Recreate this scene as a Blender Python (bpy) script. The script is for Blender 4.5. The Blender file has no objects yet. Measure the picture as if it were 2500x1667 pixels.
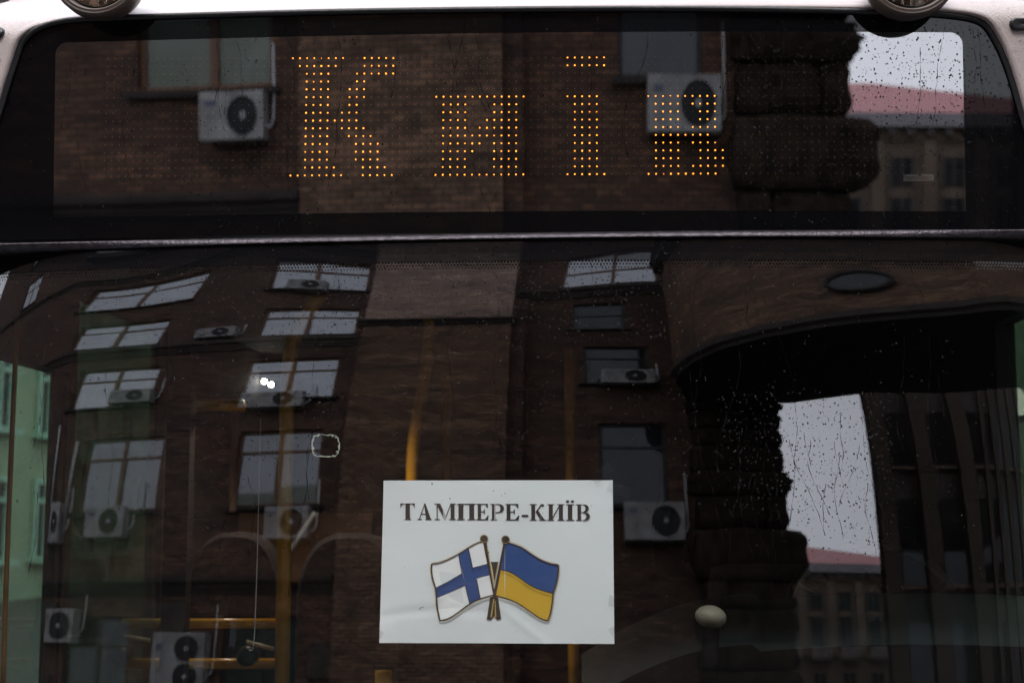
import bpy, bmesh, math, random
from mathutils import Vector, Matrix
random.seed(7)
R = math.radians
sc = bpy.context.scene
COL = sc.collection

# ------------------------------------------------------------------ camera, sky, sun, exposure
CAM = Vector((0.14, -2.6, 1.75)); YAW = R(3.0); PITCH = R(7.0)
FPX = 3491.0                                     # focal length in the photograph's own pixels (2500 wide)
cam = bpy.data.cameras.new('camera'); camo = bpy.data.objects.new('camera', cam); COL.objects.link(camo)
cam.sensor_width = 36.0; cam.lens = 36.0 * FPX / 2500.0
cam.clip_start = 0.05; cam.clip_end = 600.0
camo.location = CAM; camo.rotation_euler = (R(90) + PITCH, 0, YAW)
cam.dof.use_dof = True; cam.dof.focus_distance = 2.71; cam.dof.aperture_fstop = 4.2
sc.camera = camo

SUN_EL, SUN_AZ = R(56), R(186)                   # veiled sun, high over the roofs behind the photographer
world = bpy.data.worlds.new('World'); sc.world = world; world.use_nodes = True
wn = world.node_tree; wn.nodes.clear()
sky = wn.nodes.new('ShaderNodeTexSky'); sky.sky_type = 'NISHITA'; sky.sun_disc = False
sky.sun_elevation = SUN_EL; sky.sun_rotation = SUN_AZ; sky.dust_density = 6.0; sky.air_density = 1.0; sky.ozone_density = 1.0
hs = wn.nodes.new('ShaderNodeHueSaturation'); hs.inputs['Saturation'].default_value = 0.16
mx = wn.nodes.new('ShaderNodeMix'); mx.data_type = 'RGBA'; mx.inputs[0].default_value = 0.68   # even cloud cover
wtc = wn.nodes.new('ShaderNodeTexCoord'); wno = wn.nodes.new('ShaderNodeTexNoise'); wno.inputs['Scale'].default_value = 3.2; wno.inputs['Detail'].default_value = 5
wcr = wn.nodes.new('ShaderNodeValToRGB'); wcr.color_ramp.elements[0].position = .3; wcr.color_ramp.elements[1].position = .72   # soft cloud bellies
wcr.color_ramp.elements[0].color = (12.2, 12.8, 14.3, 1); wcr.color_ramp.elements[1].color = (16.0, 16.6, 18.2, 1)
wn.links.new(wtc.outputs['Generated'], wno.inputs['Vector']); wn.links.new(wno.outputs[0], wcr.inputs[0]); wn.links.new(wcr.outputs[0], mx.inputs[7])
bg = wn.nodes.new('ShaderNodeBackground'); bg.inputs[1].default_value = 0.15
wo = wn.nodes.new('ShaderNodeOutputWorld')
wn.links.new(sky.outputs[0], hs.inputs['Color']); wn.links.new(hs.outputs[0], mx.inputs[6])
wn.links.new(mx.outputs[2], bg.inputs[0]); wn.links.new(bg.outputs[0], wo.inputs[0])

sl = bpy.data.lights.new('sun', 'SUN'); sl.energy = 1.5; sl.angle = R(25); sl.color = (1, .965, .93)
so = bpy.data.objects.new('sun', sl); COL.objects.link(so)
dirv = Vector((math.sin(SUN_AZ) * math.cos(SUN_EL), math.cos(SUN_AZ) * math.cos(SUN_EL), math.sin(SUN_EL)))
so.rotation_euler = dirv.to_track_quat('Z', 'Y').to_euler(); so.location = (0, -6, 30)

vs = sc.view_settings
vs.view_transform = 'Standard'; vs.look = 'None'; vs.gamma = 1.0; vs.use_curve_mapping = False
vs.exposure = 0.45
sc.render.engine = 'CYCLES'
cy = sc.cycles
cy.max_bounces = 6; cy.diffuse_bounces = 2; cy.glossy_bounces = 4; cy.transmission_bounces = 2; cy.transparent_max_bounces = 10
cy.use_adaptive_sampling = True; cy.adaptive_threshold = 0.02
cy.use_denoising = True; cy.sample_clamp_indirect = 6.0
cy.caustics_reflective = False; cy.caustics_refractive = False

# ------------------------------------------------------------------ materials
M = {}
def new_mat(name):
    m = bpy.data.materials.new(name); m.use_nodes = True
    nt = m.node_tree; nt.nodes.clear()
    out = nt.nodes.new('ShaderNodeOutputMaterial')
    M[name] = m
    return m, nt, out
def N(nt, kind, **kw):
    n = nt.nodes.new('ShaderNode' + kind)
    for k, v in kw.items():
        if k.startswith('i_'):
            n.inputs[k[2:].replace('_', ' ')].default_value = v
        else: setattr(n, k, v)
    return n
def pbr(name, col, rough=.6, metal=0.0, var=.18, scale=8.0, bump=0.0, bscale=60.0, coat=0.0, spec=.5):
    m, nt, out = new_mat(name)
    p = N(nt, 'BsdfPrincipled'); p.inputs['Roughness'].default_value = rough; p.inputs['Metallic'].default_value = metal
    p.inputs['Coat Weight'].default_value = coat; p.inputs['Coat Roughness'].default_value = .06
    p.inputs['Specular IOR Level'].default_value = spec
    tc = N(nt, 'TexCoord'); no = N(nt, 'TexNoise'); no.inputs['Scale'].default_value = scale; no.inputs['Detail'].default_value = 6
    nt.links.new(tc.outputs['Object'], no.inputs['Vector'])
    cr = N(nt, 'ValToRGB'); cr.color_ramp.elements[0].position = .3; cr.color_ramp.elements[1].position = .72
    cr.color_ramp.elements[0].color = tuple(c * (1 - var) for c in col) + (1,)
    cr.color_ramp.elements[1].color = tuple(min(1, c * (1 + var)) for c in col) + (1,)
    nt.links.new(no.outputs[0], cr.inputs[0]); nt.links.new(cr.outputs[0], p.inputs['Base Color'])
    if bump:
        n2 = N(nt, 'TexNoise'); n2.inputs['Scale'].default_value = bscale; n2.inputs['Detail'].default_value = 4
        nt.links.new(tc.outputs['Object'], n2.inputs['Vector'])
        b = N(nt, 'Bump'); b.inputs['Strength'].default_value = bump; b.inputs['Distance'].default_value = .01
        nt.links.new(n2.outputs[0], b.inputs['Height']); nt.links.new(b.outputs[0], p.inputs['Normal'])
    nt.links.new(p.outputs[0], out.inputs[0])
    return m
def brick(name, c1, c2, mortar):
    m, nt, out = new_mat(name)
    p = N(nt, 'BsdfPrincipled'); p.inputs['Roughness'].default_value = .85
    tc = N(nt, 'TexCoord'); mp = N(nt, 'Mapping'); mp.inputs['Rotation'].default_value = (R(90), 0, 0)
    nt.links.new(tc.outputs['Object'], mp.inputs[0])
    b = N(nt, 'TexBrick'); b.inputs['Scale'].default_value = 1.0
    b.inputs['Brick Width'].default_value = .26; b.inputs['Row Height'].default_value = .085; b.inputs['Mortar Size'].default_value = .016; b.inputs['Mortar Smooth'].default_value = .2
    b.inputs['Color1'].default_value = c1 + (1,); b.inputs['Color2'].default_value = c2 + (1,); b.inputs['Mortar'].default_value = mortar + (1,)
    nt.links.new(mp.outputs[0], b.inputs['Vector'])
    no = N(nt, 'TexNoise'); no.inputs['Scale'].default_value = .55; no.inputs['Detail'].default_value = 8; no.inputs['Roughness'].default_value = .65
    mp2 = N(nt, 'Mapping'); mp2.inputs['Scale'].default_value = (.6, 1, 3.2)
    nt.links.new(tc.outputs['Object'], mp2.inputs[0]); nt.links.new(mp2.outputs[0], no.inputs['Vector'])
    cr = N(nt, 'ValToRGB'); cr.color_ramp.elements[0].position = .3; cr.color_ramp.elements[1].position = .7
    cr.color_ramp.elements[0].color = (.5, .5, .52, 1); cr.color_ramp.elements[1].color = (1.35, 1.25, 1.2, 1)
    nt.links.new(no.outputs[0], cr.inputs[0])
    mul0 = N(nt, 'Mix', data_type='RGBA', blend_type='MULTIPLY'); mul0.inputs[0].default_value = 1
    nt.links.new(b.outputs[0], mul0.inputs[6]); nt.links.new(cr.outputs[0], mul0.inputs[7])
    mp3 = N(nt, 'Mapping'); mp3.inputs['Scale'].default_value = (2.4, 1, 9.0); nt.links.new(tc.outputs['Object'], mp3.inputs[0])
    n3 = N(nt, 'TexNoise'); n3.inputs['Scale'].default_value = 1.5; n3.inputs['Detail'].default_value = 4; n3.inputs['Roughness'].default_value = .6
    nt.links.new(mp3.outputs[0], n3.inputs['Vector'])
    c3 = N(nt, 'ValToRGB'); c3.color_ramp.elements[0].position = .36; c3.color_ramp.elements[1].position = .66
    c3.color_ramp.elements[0].color = (.62, .58, .56, 1); c3.color_ramp.elements[1].color = (1.4, 1.36, 1.3, 1)
    nt.links.new(n3.outputs[0], c3.inputs[0])
    mul = N(nt, 'Mix', data_type='RGBA', blend_type='MULTIPLY'); mul.inputs[0].default_value = 1
    nt.links.new(mul0.outputs[2], mul.inputs[6]); nt.links.new(c3.outputs[0], mul.inputs[7])
    nt.links.new(mul.outputs[2], p.inputs['Base Color'])
    bp = N(nt, 'Bump'); bp.inputs['Strength'].default_value = .5; bp.inputs['Distance'].default_value = .012; bp.invert = True
    nt.links.new(b.outputs['Fac'], bp.inputs['Height']); nt.links.new(bp.outputs[0], p.inputs['Normal'])
    nt.links.new(p.outputs[0], out.inputs[0])
    return m
def glass(name, refl, tint, body=None, body_fac=0.0, smear=.0):
    """thin coated pane: mirror part rising towards grazing, the rest let through"""
    m, nt, out = new_mat(name)
    ge = N(nt, 'NewGeometry'); dt = N(nt, 'VectorMath', operation='DOT_PRODUCT')
    nt.links.new(ge.outputs['Normal'], dt.inputs[0]); nt.links.new(ge.outputs['Incoming'], dt.inputs[1])
    ab = N(nt, 'Math', operation='ABSOLUTE'); nt.links.new(dt.outputs['Value'], ab.inputs[0])
    su = N(nt, 'Math', operation='SUBTRACT'); su.inputs[0].default_value = 1.0; nt.links.new(ab.outputs[0], su.inputs[1])
    pw = N(nt, 'Math', operation='POWER'); pw.inputs[1].default_value = 5.0; nt.links.new(su.outputs[0], pw.inputs[0])
    mr = N(nt, 'MapRange'); mr.inputs[1].default_value = 0; mr.inputs[2].default_value = 1; mr.inputs[3].default_value = refl; mr.inputs[4].default_value = 1
    nt.links.new(pw.outputs[0], mr.inputs[0])   # same both ways through the sheet
    tr = N(nt, 'BsdfTransparent'); tr.inputs[0].default_value = tint + (1,)
    gl = N(nt, 'BsdfGlossy'); gl.inputs['Roughness'].default_value = smear; gl.inputs[0].default_value = (.97, .97, 1, 1)
    base = tr
    if body is not None:
        df = N(nt, 'BsdfDiffuse'); df.inputs[0].default_value = body + (1,)
        mb = N(nt, 'MixShader'); mb.inputs[0].default_value = body_fac
        nt.links.new(tr.outputs[0], mb.inputs[1]); nt.links.new(df.outputs[0], mb.inputs[2]); base = mb
    mi = N(nt, 'MixShader'); nt.links.new(mr.outputs[0], mi.inputs[0])
    nt.links.new(base.outputs[0], mi.inputs[1]); nt.links.new(gl.outputs[0], mi.inputs[2])
    nt.links.new(mi.outputs[0], out.inputs[0])
    return m, nt, mi, mr
def emis(name, col, s):
    m, nt, out = new_mat(name)
    e = N(nt, 'Emission'); e.inputs[0].default_value = col + (1,); e.inputs[1].default_value = s
    nt.links.new(e.outputs[0], out.inputs[0]); return m

pbr('white_paint', (.56, .475, .46), .34, var=.07, scale=5, coat=.3, bump=.3, bscale=420)
pbr('black_rubber', (.012, .012, .014), .45, var=.3, scale=30, bump=.15, bscale=120)
pbr('black_plastic', (.014, .0135, .015), .35, var=.3, scale=20)
pbr('alu_trim', (.085, .074, .084), .33, metal=.85, var=.4, scale=60, bump=.35, bscale=200)
pbr('lamp_rim', (.085, .06, .048), .36, var=.2, scale=20)  # brown put in for the facade mirrored in the rim
pbr('chrome', (.80, .68, .60), .20, metal=1, var=.1)  # warm tint put in for the brown reflection inside the spotlights
pbr('led_board', (.0015, .0015, .0017), .9, var=.2, spec=0.0)
pbr('led_off', (.22, .15, .035), .25, var=.1)
emis('led_lit', (1.0, .29, .024), 5.2)
pbr('maker_label', (.16, .15, .15), .5, var=.1)
pbr('label_ink', (.03, .03, .035), .6)
pbr('interior_dark', (.016, .015, .016), .75, var=.3, scale=6)
pbr('interior_grey', (.045, .043, .045), .6, var=.25, scale=5)
pbr('interior_beige', (.70, .47, .34), .55, var=.15, scale=4)
pbr('interior_orange', (.20, .10, .045), .45, var=.2, scale=5)
pbr('rail_yellow', (.88, .43, .02), .28, var=.08, scale=12, coat=.3)
pbr('seat_fabric', (.03, .022, .024), .95, var=.45, scale=60, bump=.3, bscale=300)
pbr('rail_brown', (.16, .08, .015), .5, var=.1)
pbr('dash_plastic', (.014, .020, .022), .6, var=.2, scale=14, bump=.1, bscale=300)
pbr('cream_plastic', (.62, .56, .44), .4, var=.06)
pbr('dash_black', (.002, .002, .0022), .8, spec=.1)
pbr('knob_plastic', (.13, .12, .085), .6, var=.1)
pbr('dark_red', (.16, .02, .012), .5, var=.2)
pbr('asphalt', (.05, .05, .052), .45, var=.35, scale=3, bump=.3, bscale=80)
pbr('pavement_stone', (.2, .19, .185), .6, var=.2, scale=2)
brick('brick_dark', (.165, .086, .052), (.070, .037, .024), (.042, .032, .026))
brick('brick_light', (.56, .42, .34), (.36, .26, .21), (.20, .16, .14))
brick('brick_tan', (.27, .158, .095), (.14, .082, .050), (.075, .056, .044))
pbr('cornice_stone', (.055, .040, .033), .85, var=.35, scale=2, bump=.3, bscale=9)
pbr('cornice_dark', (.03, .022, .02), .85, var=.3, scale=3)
pbr('rustic_stone', (.030, .020, .0145), .95, var=.6, scale=4.5, bump=1.0, bscale=11, spec=.2)
pbr('window_wood', (.16, .075, .04), .5, var=.2, scale=8)
pbr('window_dark', (.03, .025, .024), .5, var=.2, scale=8)
pbr('ac_white', (.29, .28, .275), .5, var=.35, scale=3)
pbr('ac_grille', (.02, .02, .022), .6, var=.2)
pbr('ac_hub', (.32, .32, .32), .5)
pbr('ac_badge', (.10, .115, .17), .5)
pbr('pipe_white', (.5, .5, .5), .5, var=.1)
pbr('cornice_pale', (.30, .285, .30), .7, var=.15)
pbr('red_roof', (.30, .085, .095), .6, var=.12, scale=1.2)
pbr('stone_dusk', (.095, .072, .055), .8, var=.2, scale=.7)
pbr('stone_tan', (.17, .125, .09), .8, var=.2, scale=.7)
pbr('stone_grey', (.10, .085, .075), .8, var=.25, scale=.8)
pbr('plaster_green', (.50, .58, .42), .8, var=.1, scale=.8)
pbr('ivy_green', (.09, .13, .07), .85, var=.4, scale=1.5)
pbr('frame_mint', (.55, .80, .70), .5, var=.05)
pbr('slate', (.05, .05, .055), .5, var=.2)
pbr('gaffer_ink', (.035, .022, .016), .7, var=.25, scale=90)
pbr('residue', (.34, .37, .30), .8, var=.2, scale=40)
def pane_mat(name, k, col):
    m, nt, out = new_mat(name)
    df = N(nt, 'BsdfDiffuse'); tc = N(nt, 'TexCoord'); no = N(nt, 'TexNoise'); no.inputs['Scale'].default_value = 1.3
    nt.links.new(tc.outputs['Object'], no.inputs['Vector'])
    cr = N(nt, 'ValToRGB'); cr.color_ramp.elements[0].position = .35; cr.color_ramp.elements[1].position = .7
    cr.color_ramp.elements[0].color = tuple(c * .4 for c in col) + (1,); cr.color_ramp.elements[1].color = col + (1,)
    nt.links.new(no.outputs[0], cr.inputs[0]); nt.links.new(cr.outputs[0], df.inputs[0])
    gl = N(nt, 'BsdfGlossy'); gl.inputs['Roughness'].default_value = .03; gl.inputs[0].default_value = (.93, .96, 1, 1)
    mi = N(nt, 'MixShader'); mi.inputs[0].default_value = k
    nt.links.new(df.outputs[0], mi.inputs[1]); nt.links.new(gl.outputs[0], mi.inputs[2]); nt.links.new(mi.outputs[0], out.inputs[0])
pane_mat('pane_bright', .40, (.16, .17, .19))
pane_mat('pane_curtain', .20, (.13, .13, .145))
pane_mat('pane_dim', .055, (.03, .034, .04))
pane_mat('pane_far', .03, (.05, .05, .055))

# paper with faint cockling
m, nt, out = new_mat('paper_white')
p = N(nt, 'BsdfPrincipled'); p.inputs['Roughness'].default_value = .65
tc = N(nt, 'TexCoord'); no = N(nt, 'TexNoise'); no.inputs['Scale'].default_value = 5; no.inputs['Detail'].default_value = 5
nt.links.new(tc.outputs['Object'], no.inputs['Vector'])
cr = N(nt, 'ValToRGB'); cr.color_ramp.elements[0].color = (.72, .76, .775, 1); cr.color_ramp.elements[1].color = (.80, .84, .85, 1)
nt.links.new(no.outputs[0], cr.inputs[0]); nt.links.new(cr.outputs[0], p.inputs['Base Color'])
b = N(nt, 'Bump'); b.inputs['Strength'].default_value = .25; b.inputs['Distance'].default_value = .004
n2 = N(nt, 'TexNoise'); n2.inputs['Scale'].default_value = 14; n2.inputs['Detail'].default_value = 3
nt.links.new(tc.outputs['Object'], n2.inputs['Vector']); nt.links.new(n2.outputs[0], b.inputs['Height']); nt.links.new(b.outputs[0], p.inputs['Normal'])
nt.links.new(p.outputs[0], out.inputs[0])
def ink(name, col, gap=.93, scale=150.0):
    """printed ink with the thin vertical misses of a worn printer"""
    m, nt, out = new_mat(name)
    p = N(nt, 'BsdfPrincipled'); p.inputs['Roughness'].default_value = .6
    tc = N(nt, 'TexCoord'); mp = N(nt, 'Mapping'); mp.inputs['Scale'].default_value = (scale, 0, 2.5)
    no = N(nt, 'TexNoise'); no.inputs['Scale'].default_value = 1.0; no.inputs['Detail'].default_value = 2
    nt.links.new(tc.outputs['Object'], mp.inputs[0]); nt.links.new(mp.outputs[0], no.inputs['Vector'])
    cr = N(nt, 'ValToRGB'); cr.color_ramp.elements[0].position = gap - .32; cr.color_ramp.elements[1].position = gap - .27
    cr.color_ramp.elements[0].color = col + (1,); cr.color_ramp.elements[1].color = tuple(c * .35 + .5 for c in col) + (1,)
    nt.links.new(no.outputs[0], cr.inputs[0]); nt.links.new(cr.outputs[0], p.inputs['Base Color']); nt.links.new(p.outputs[0], out.inputs[0])
ink('ink_black', (.022, .016, .016), .92)
ink('ink_blue', (.020, .070, .24), .99)
ink('ink_yellow', (.66, .40, .03), .95)
ink('ink_white', (.88, .90, .90), 1.2)
ink('ink_gold', (.42, .31, .10), 1.0, 260)

glass('windscreen_glass', .122, (.97, .985, .975))
glass('display_glass', .235, (.75, .73, .70))
glass('door_glass', .10, (.19, .265, .215))
glass('door_glass_dark', .10, (.030, .042, .032))
glass('driver_glass', .08, (.15, .21, .16))
glass('partition_glass', .06, (.80, .86, .80), (.27, .27, .20), .27)  # diffuse body stands in for the reflected haze on the pane
glass('tape_clear', .045, (.92, .92, .92))
# black enamel printed behind the border of a pane
def frit(name, f0):
    m, nt, out = new_mat(name)
    p = N(nt, 'BsdfDiffuse'); p.inputs[0].default_value = (.004, .004, .005, 1)
    gl = N(nt, 'BsdfGlossy'); gl.inputs['Roughness'].default_value = .0
    fr = N(nt, 'Fresnel'); fr.inputs[0].default_value = 1.5
    mr = N(nt, 'MapRange'); mr.inputs[1].default_value = .04; mr.inputs[2].default_value = 1; mr.inputs[3].default_value = f0; mr.inputs[4].default_value = .8
    nt.links.new(fr.outputs[0], mr.inputs[0]); mi = N(nt, 'MixShader'); nt.links.new(mr.outputs[0], mi.inputs[0])
    nt.links.new(p.outputs[0], mi.inputs[1]); nt.links.new(gl.outputs[0], mi.inputs[2]); nt.links.new(mi.outputs[0], out.inputs[0])
frit('frit_black', .027)
frit('frit_dots', .045)
# water: black body stands in for the dark bus interior; sky glints on top
m, nt, out = new_mat('rain_water')
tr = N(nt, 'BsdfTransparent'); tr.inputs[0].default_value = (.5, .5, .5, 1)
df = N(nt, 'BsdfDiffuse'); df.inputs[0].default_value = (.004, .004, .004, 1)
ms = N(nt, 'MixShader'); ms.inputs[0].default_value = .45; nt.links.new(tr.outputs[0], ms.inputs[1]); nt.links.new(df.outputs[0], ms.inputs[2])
gl = N(nt, 'BsdfGlossy'); gl.inputs['Roughness'].default_value = .02
fr = N(nt, 'Fresnel'); fr.inputs[0].default_value = 1.33
mi = N(nt, 'MixShader'); nt.links.new(fr.outputs[0], mi.inputs[0]); nt.links.new(ms.outputs[0], mi.inputs[1]); nt.links.new(gl.outputs[0], mi.inputs[2])
nt.links.new(mi.outputs[0], out.inputs[0])
m, nt, out = new_mat('rain_on_paint')
tr = N(nt, 'BsdfTransparent'); tr.inputs[0].default_value = (.93, .93, .93, 1)
gl = N(nt, 'BsdfGlossy'); gl.inputs['Roughness'].default_value = .02
fr = N(nt, 'Fresnel'); fr.inputs[0].default_value = 1.33
mi = N(nt, 'MixShader'); nt.links.new(fr.outputs[0], mi.inputs[0]); nt.links.new(tr.outputs[0], mi.inputs[1]); nt.links.new(gl.outputs[0], mi.inputs[2])
nt.links.new(mi.outputs[0], out.inputs[0])
m, nt, out = new_mat('rain_run')
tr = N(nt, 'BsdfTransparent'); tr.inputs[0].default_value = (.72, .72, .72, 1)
df = N(nt, 'BsdfDiffuse'); df.inputs[0].default_value = (.004, .004, .004, 1)  # black mixed in again for the dark interior seen through the water
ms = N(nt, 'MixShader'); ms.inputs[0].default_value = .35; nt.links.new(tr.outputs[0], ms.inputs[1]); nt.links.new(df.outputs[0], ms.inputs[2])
gl = N(nt, 'BsdfGlossy'); gl.inputs['Roughness'].default_value = .02
mi = N(nt, 'MixShader'); mi.inputs[0].default_value = .03; nt.links.new(ms.outputs[0], mi.inputs[1]); nt.links.new(gl.outputs[0], mi.inputs[2])
nt.links.new(mi.outputs[0], out.inputs[0])
# spotlight front glass
glass('lens_glass', .09, (.85, .82, .78))

# ------------------------------------------------------------------ helpers
class MB:
    def __init__(s): s.v = []; s.f = []
    def quad(s, a, b, c, d):
        k = len(s.v); s.v += [tuple(a), tuple(b), tuple(c), tuple(d)]; s.f.append((k, k+1, k+2, k+3)); return s
    def poly(s, pts):
        k = len(s.v); s.v += [tuple(p) for p in pts]; s.f.append(tuple(range(k, k+len(pts)))); return s
    def box(s, x0, x1, y0, y1, z0, z1):
        k = len(s.v)
        s.v += [(x0,y0,z0),(x1,y0,z0),(x1,y1,z0),(x0,y1,z0),(x0,y0,z1),(x1,y0,z1),(x1,y1,z1),(x0,y1,z1)]
        s.f += [tuple(k+i for i in q) for q in ((0,3,2,1),(4,5,6,7),(0,1,5,4),(1,2,6,5),(2,3,7,6),(3,0,4,7))]; return s
    def bbox(s, x0, x1, y0, y1, z0, z1, b=.02):
        """box with chamfered edges"""
        k0 = len(s.v)
        bm = bmesh.new(); bmesh.ops.create_cube(bm, size=1)
        for v in bm.verts: v.co = Vector(((x0+x1)/2 + v.co.x*(x1-x0), (y0+y1)/2 + v.co.y*(y1-y0), (z0+z1)/2 + v.co.z*(z1-z0)))
        bmesh.ops.bevel(bm, geom=bm.edges[:], offset=b, segments=2, affect='EDGES', profile=.6)
        bm.verts.index_update()
        s.v += [tuple(v.co) for v in bm.verts]; s.f += [tuple(k0+v.index for v in f.verts) for f in bm.faces]; bm.free(); return s
    def grid(s, rows):
        k = len(s.v); n = len(rows[0])
        for r in rows: s.v += [tuple(p) for p in r]
        for i in range(len(rows)-1):
            for j in range(n-1):
                s.f.append((k+i*n+j, k+i*n+j+1, k+(i+1)*n+j+1, k+(i+1)*n+j))
        return s
    def tube(s, pts, r, n=10, cap=True):
        pts = [Vector(p) for p in pts]; rs = r if isinstance(r, (list, tuple)) else [r]*len(pts); k = len(s.v)
        for i, p in enumerate(pts):
            t = (pts[min(i+1, len(pts)-1)] - pts[max(i-1, 0)]).normalized()
            a = t.cross(Vector((0, 1, 0.02)))
            if a.length < .1: a = t.cross(Vector((1, 0, 0)))
            a.normalize(); b = t.cross(a)
            for j in range(n):
                w = 2*math.pi*j/n; s.v.append(tuple(p + (a*math.cos(w) + b*math.sin(w))*rs[i]))
        for i in range(len(pts)-1):
            for j in range(n):
                s.f.append((k+i*n+j, k+i*n+(j+1) % n, k+(i+1)*n+(j+1) % n, k+(i+1)*n+j))
        if cap:
            s.f.append(tuple(k+j for j in range(n))[::-1]); s.f.append(tuple(k+(len(pts)-1)*n+j for j in range(n)))
        return s
    def lathe(s, o, axis, prof, n=32):
        """prof: (radius, distance along axis)"""
        o = Vector(o); ax = Vector(axis).normalized(); a = ax.cross(Vector((0, 0, 1)))
        if a.length < .1: a = ax.cross(Vector((1, 0, 0)))
        a.normalize(); b = ax.cross(a); k = len(s.v)
        for r, h in prof:
            for j in range(n):
                w = 2*math.pi*j/n; s.v.append(tuple(o + ax*h + (a*math.cos(w) + b*math.sin(w))*r))
        for i in range(len(prof)-1):
            for j in range(n):
                s.f.append((k+i*n+j, k+i*n+(j+1) % n, k+(i+1)*n+(j+1) % n, k+(i+1)*n+j))
        return s
    def prism(s, poly, z0, z1):
        k = len(s.v); n = len(poly)
        s.v += [(x, y, z0) for x, y in poly] + [(x, y, z1) for x, y in poly]
        s.f.append(tuple(range(k, k+n))[::-1]); s.f.append(tuple(range(k+n, k+2*n)))
        for j in range(n): s.f.append((k+j, k+(j+1) % n, k+n+(j+1) % n, k+n+j))
        return s
    def build(s, name, mat, parent=None, smooth=False, fix=True):
        me = bpy.data.meshes.new(name); me.from_pydata(s.v, [], s.f); me.update()
        if fix:
            bm = bmesh.new(); bm.from_mesh(me); bmesh.ops.recalc_face_normals(bm, faces=bm.faces); bm.to_mesh(me); bm.free()
        me.materials.append(M[mat])
        if smooth:
            for p in me.polygons: p.use_smooth = True
        o = bpy.data.objects.new(name, me); COL.objects.link(o)
        if parent is not None: o.parent = parent; o.matrix_parent_inverse = parent.matrix_world.inverted()
        return o
def empty(name, loc=(0, 0, 0), parent=None):
    o = bpy.data.objects.new(name, None); COL.objects.link(o); o.location = loc; o.empty_display_size = .1
    o.matrix_world = Matrix.Translation(Vector(loc))
    if parent is not None: o.parent = parent; o.matrix_parent_inverse = parent.matrix_world.inverted()
    return o
def tag(o, label=None, cat=None, group=None, kind=None):
    if label: o['label'] = label
    if cat: o['category'] = cat
    if group: o['group'] = group
    if kind: o['kind'] = kind
    return o

FWD = Vector((-math.sin(YAW)*math.cos(PITCH), math.cos(YAW)*math.cos(PITCH), math.sin(PITCH)))
RGT = Vector((math.cos(YAW), math.sin(YAW), 0)); UPV = RGT.cross(FWD)
def at(px, py, Y):
    d = FWD + RGT*((px-1250)/FPX) + UPV*((833.5-py)/FPX)
    return CAM + d*((Y-CAM.y)/d.y)

# ------------------------------------------------------------------ the two panes of the bus front, as depth over (x, z)
CO = [-4.16151049, -2.76253833, 0.73068151, 0.78300315, 0.27244312, 0.12853531]
def _int(z):
    t = z - 1.9; return sum(c/(6-i)*t**(6-i) for i, c in enumerate(CO))
B0 = _int(1.671)
KX = [-1.3, -1.0, -.8, -.5, -.2, 0, .28, .58, .78, .95, 1.3]; KS = [0, .012, .02, -.006, .015, .015, -.005, -.02, -.01, -.02, -.02]
def wob(x):
    if x <= KX[0]: return KS[0]
    if x >= KX[-1]: return KS[-1]
    for i in range(len(KX)-1):
        if KX[i] <= x <= KX[i+1]:
            t = (x-KX[i])/(KX[i+1]-KX[i]); t = t*t*(3-2*t); return KS[i]+(KS[i+1]-KS[i])*t
def wobz(z):
    a, b = 2.03, 2.28; t = (z-a)/(b-a)
    if t <= 0: return 0
    if t > 1: return (b-a)*.5+(t-1)*(b-a)
    return (b-a)*(t**3-t**4/2)
def yw(x, z):                                    # windscreen
    a = abs(x); v = x*x/13.6
    if a > .86: v += (a-.86)**2/2.0
    return _int(z)-B0+v+wob(x)*wobz(z)
def ys(x, z):                                    # destination pane
    v = x*x/26.0
    if x < -.55: v = .3025/26.0+(-x-.55)*1.1/26.0
    if x > .64: v = .4096/26.0+(x-.64)*1.28/26.0
    return .125-.070*(z-2.29)+v
def on(px, py, fn, off=0.0):
    d = FWD + RGT*((px-1250)/FPX) + UPV*((833.5-py)/FPX); t = 2.6/d.y
    for _ in range(12):
        P = CAM+d*t; t += (fn(P.x, P.z)+off-P.y)/d.y
    return CAM+d*t

# ------------------------------------------------------------------ the street
MB().quad((-150, -150, 0), (150, -150, 0), (150, 150, 0), (-150, 150, 0)).build('road', 'asphalt')['kind'] = 'structure'
MB().box(-60, 5.6, -14.9, -11.4, -.1, .13).build('pavement', 'pavement_stone')['kind'] = 'structure'

def wall_holes(mb, x0, x1, z0, z1, y, holes, depth):
    xs = sorted({x0, x1, *[h[0] for h in holes], *[h[1] for h in holes]}); zs = sorted({z0, z1, *[h[2] for h in holes], *[h[3] for h in holes]})
    for i in range(len(xs)-1):
        for j in range(len(zs)-1):
            cx, cz = (xs[i]+xs[i+1])/2, (zs[j]+zs[j+1])/2
            if any(h[0] < cx < h[1] and h[2] < cz < h[3] for h in holes): continue
            mb.quad((xs[i], y, zs[j]), (xs[i], y, zs[j+1]), (xs[i+1], y, zs[j+1]), (xs[i+1], y, zs[j]))
    for a, b, c, d in holes:
        mb.quad((a, y, c), (b, y, c), (b, y-depth, c), (a, y-depth, c)); mb.quad((a, y, d), (a, y-depth, d), (b, y-depth, d), (b, y, d))
        mb.quad((a, y, c), (a, y-depth, c), (a, y-depth, d), (a, y, d)); mb.quad((b, y, c), (b, y, d), (b, y-depth, d), (b, y-depth, c))
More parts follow.
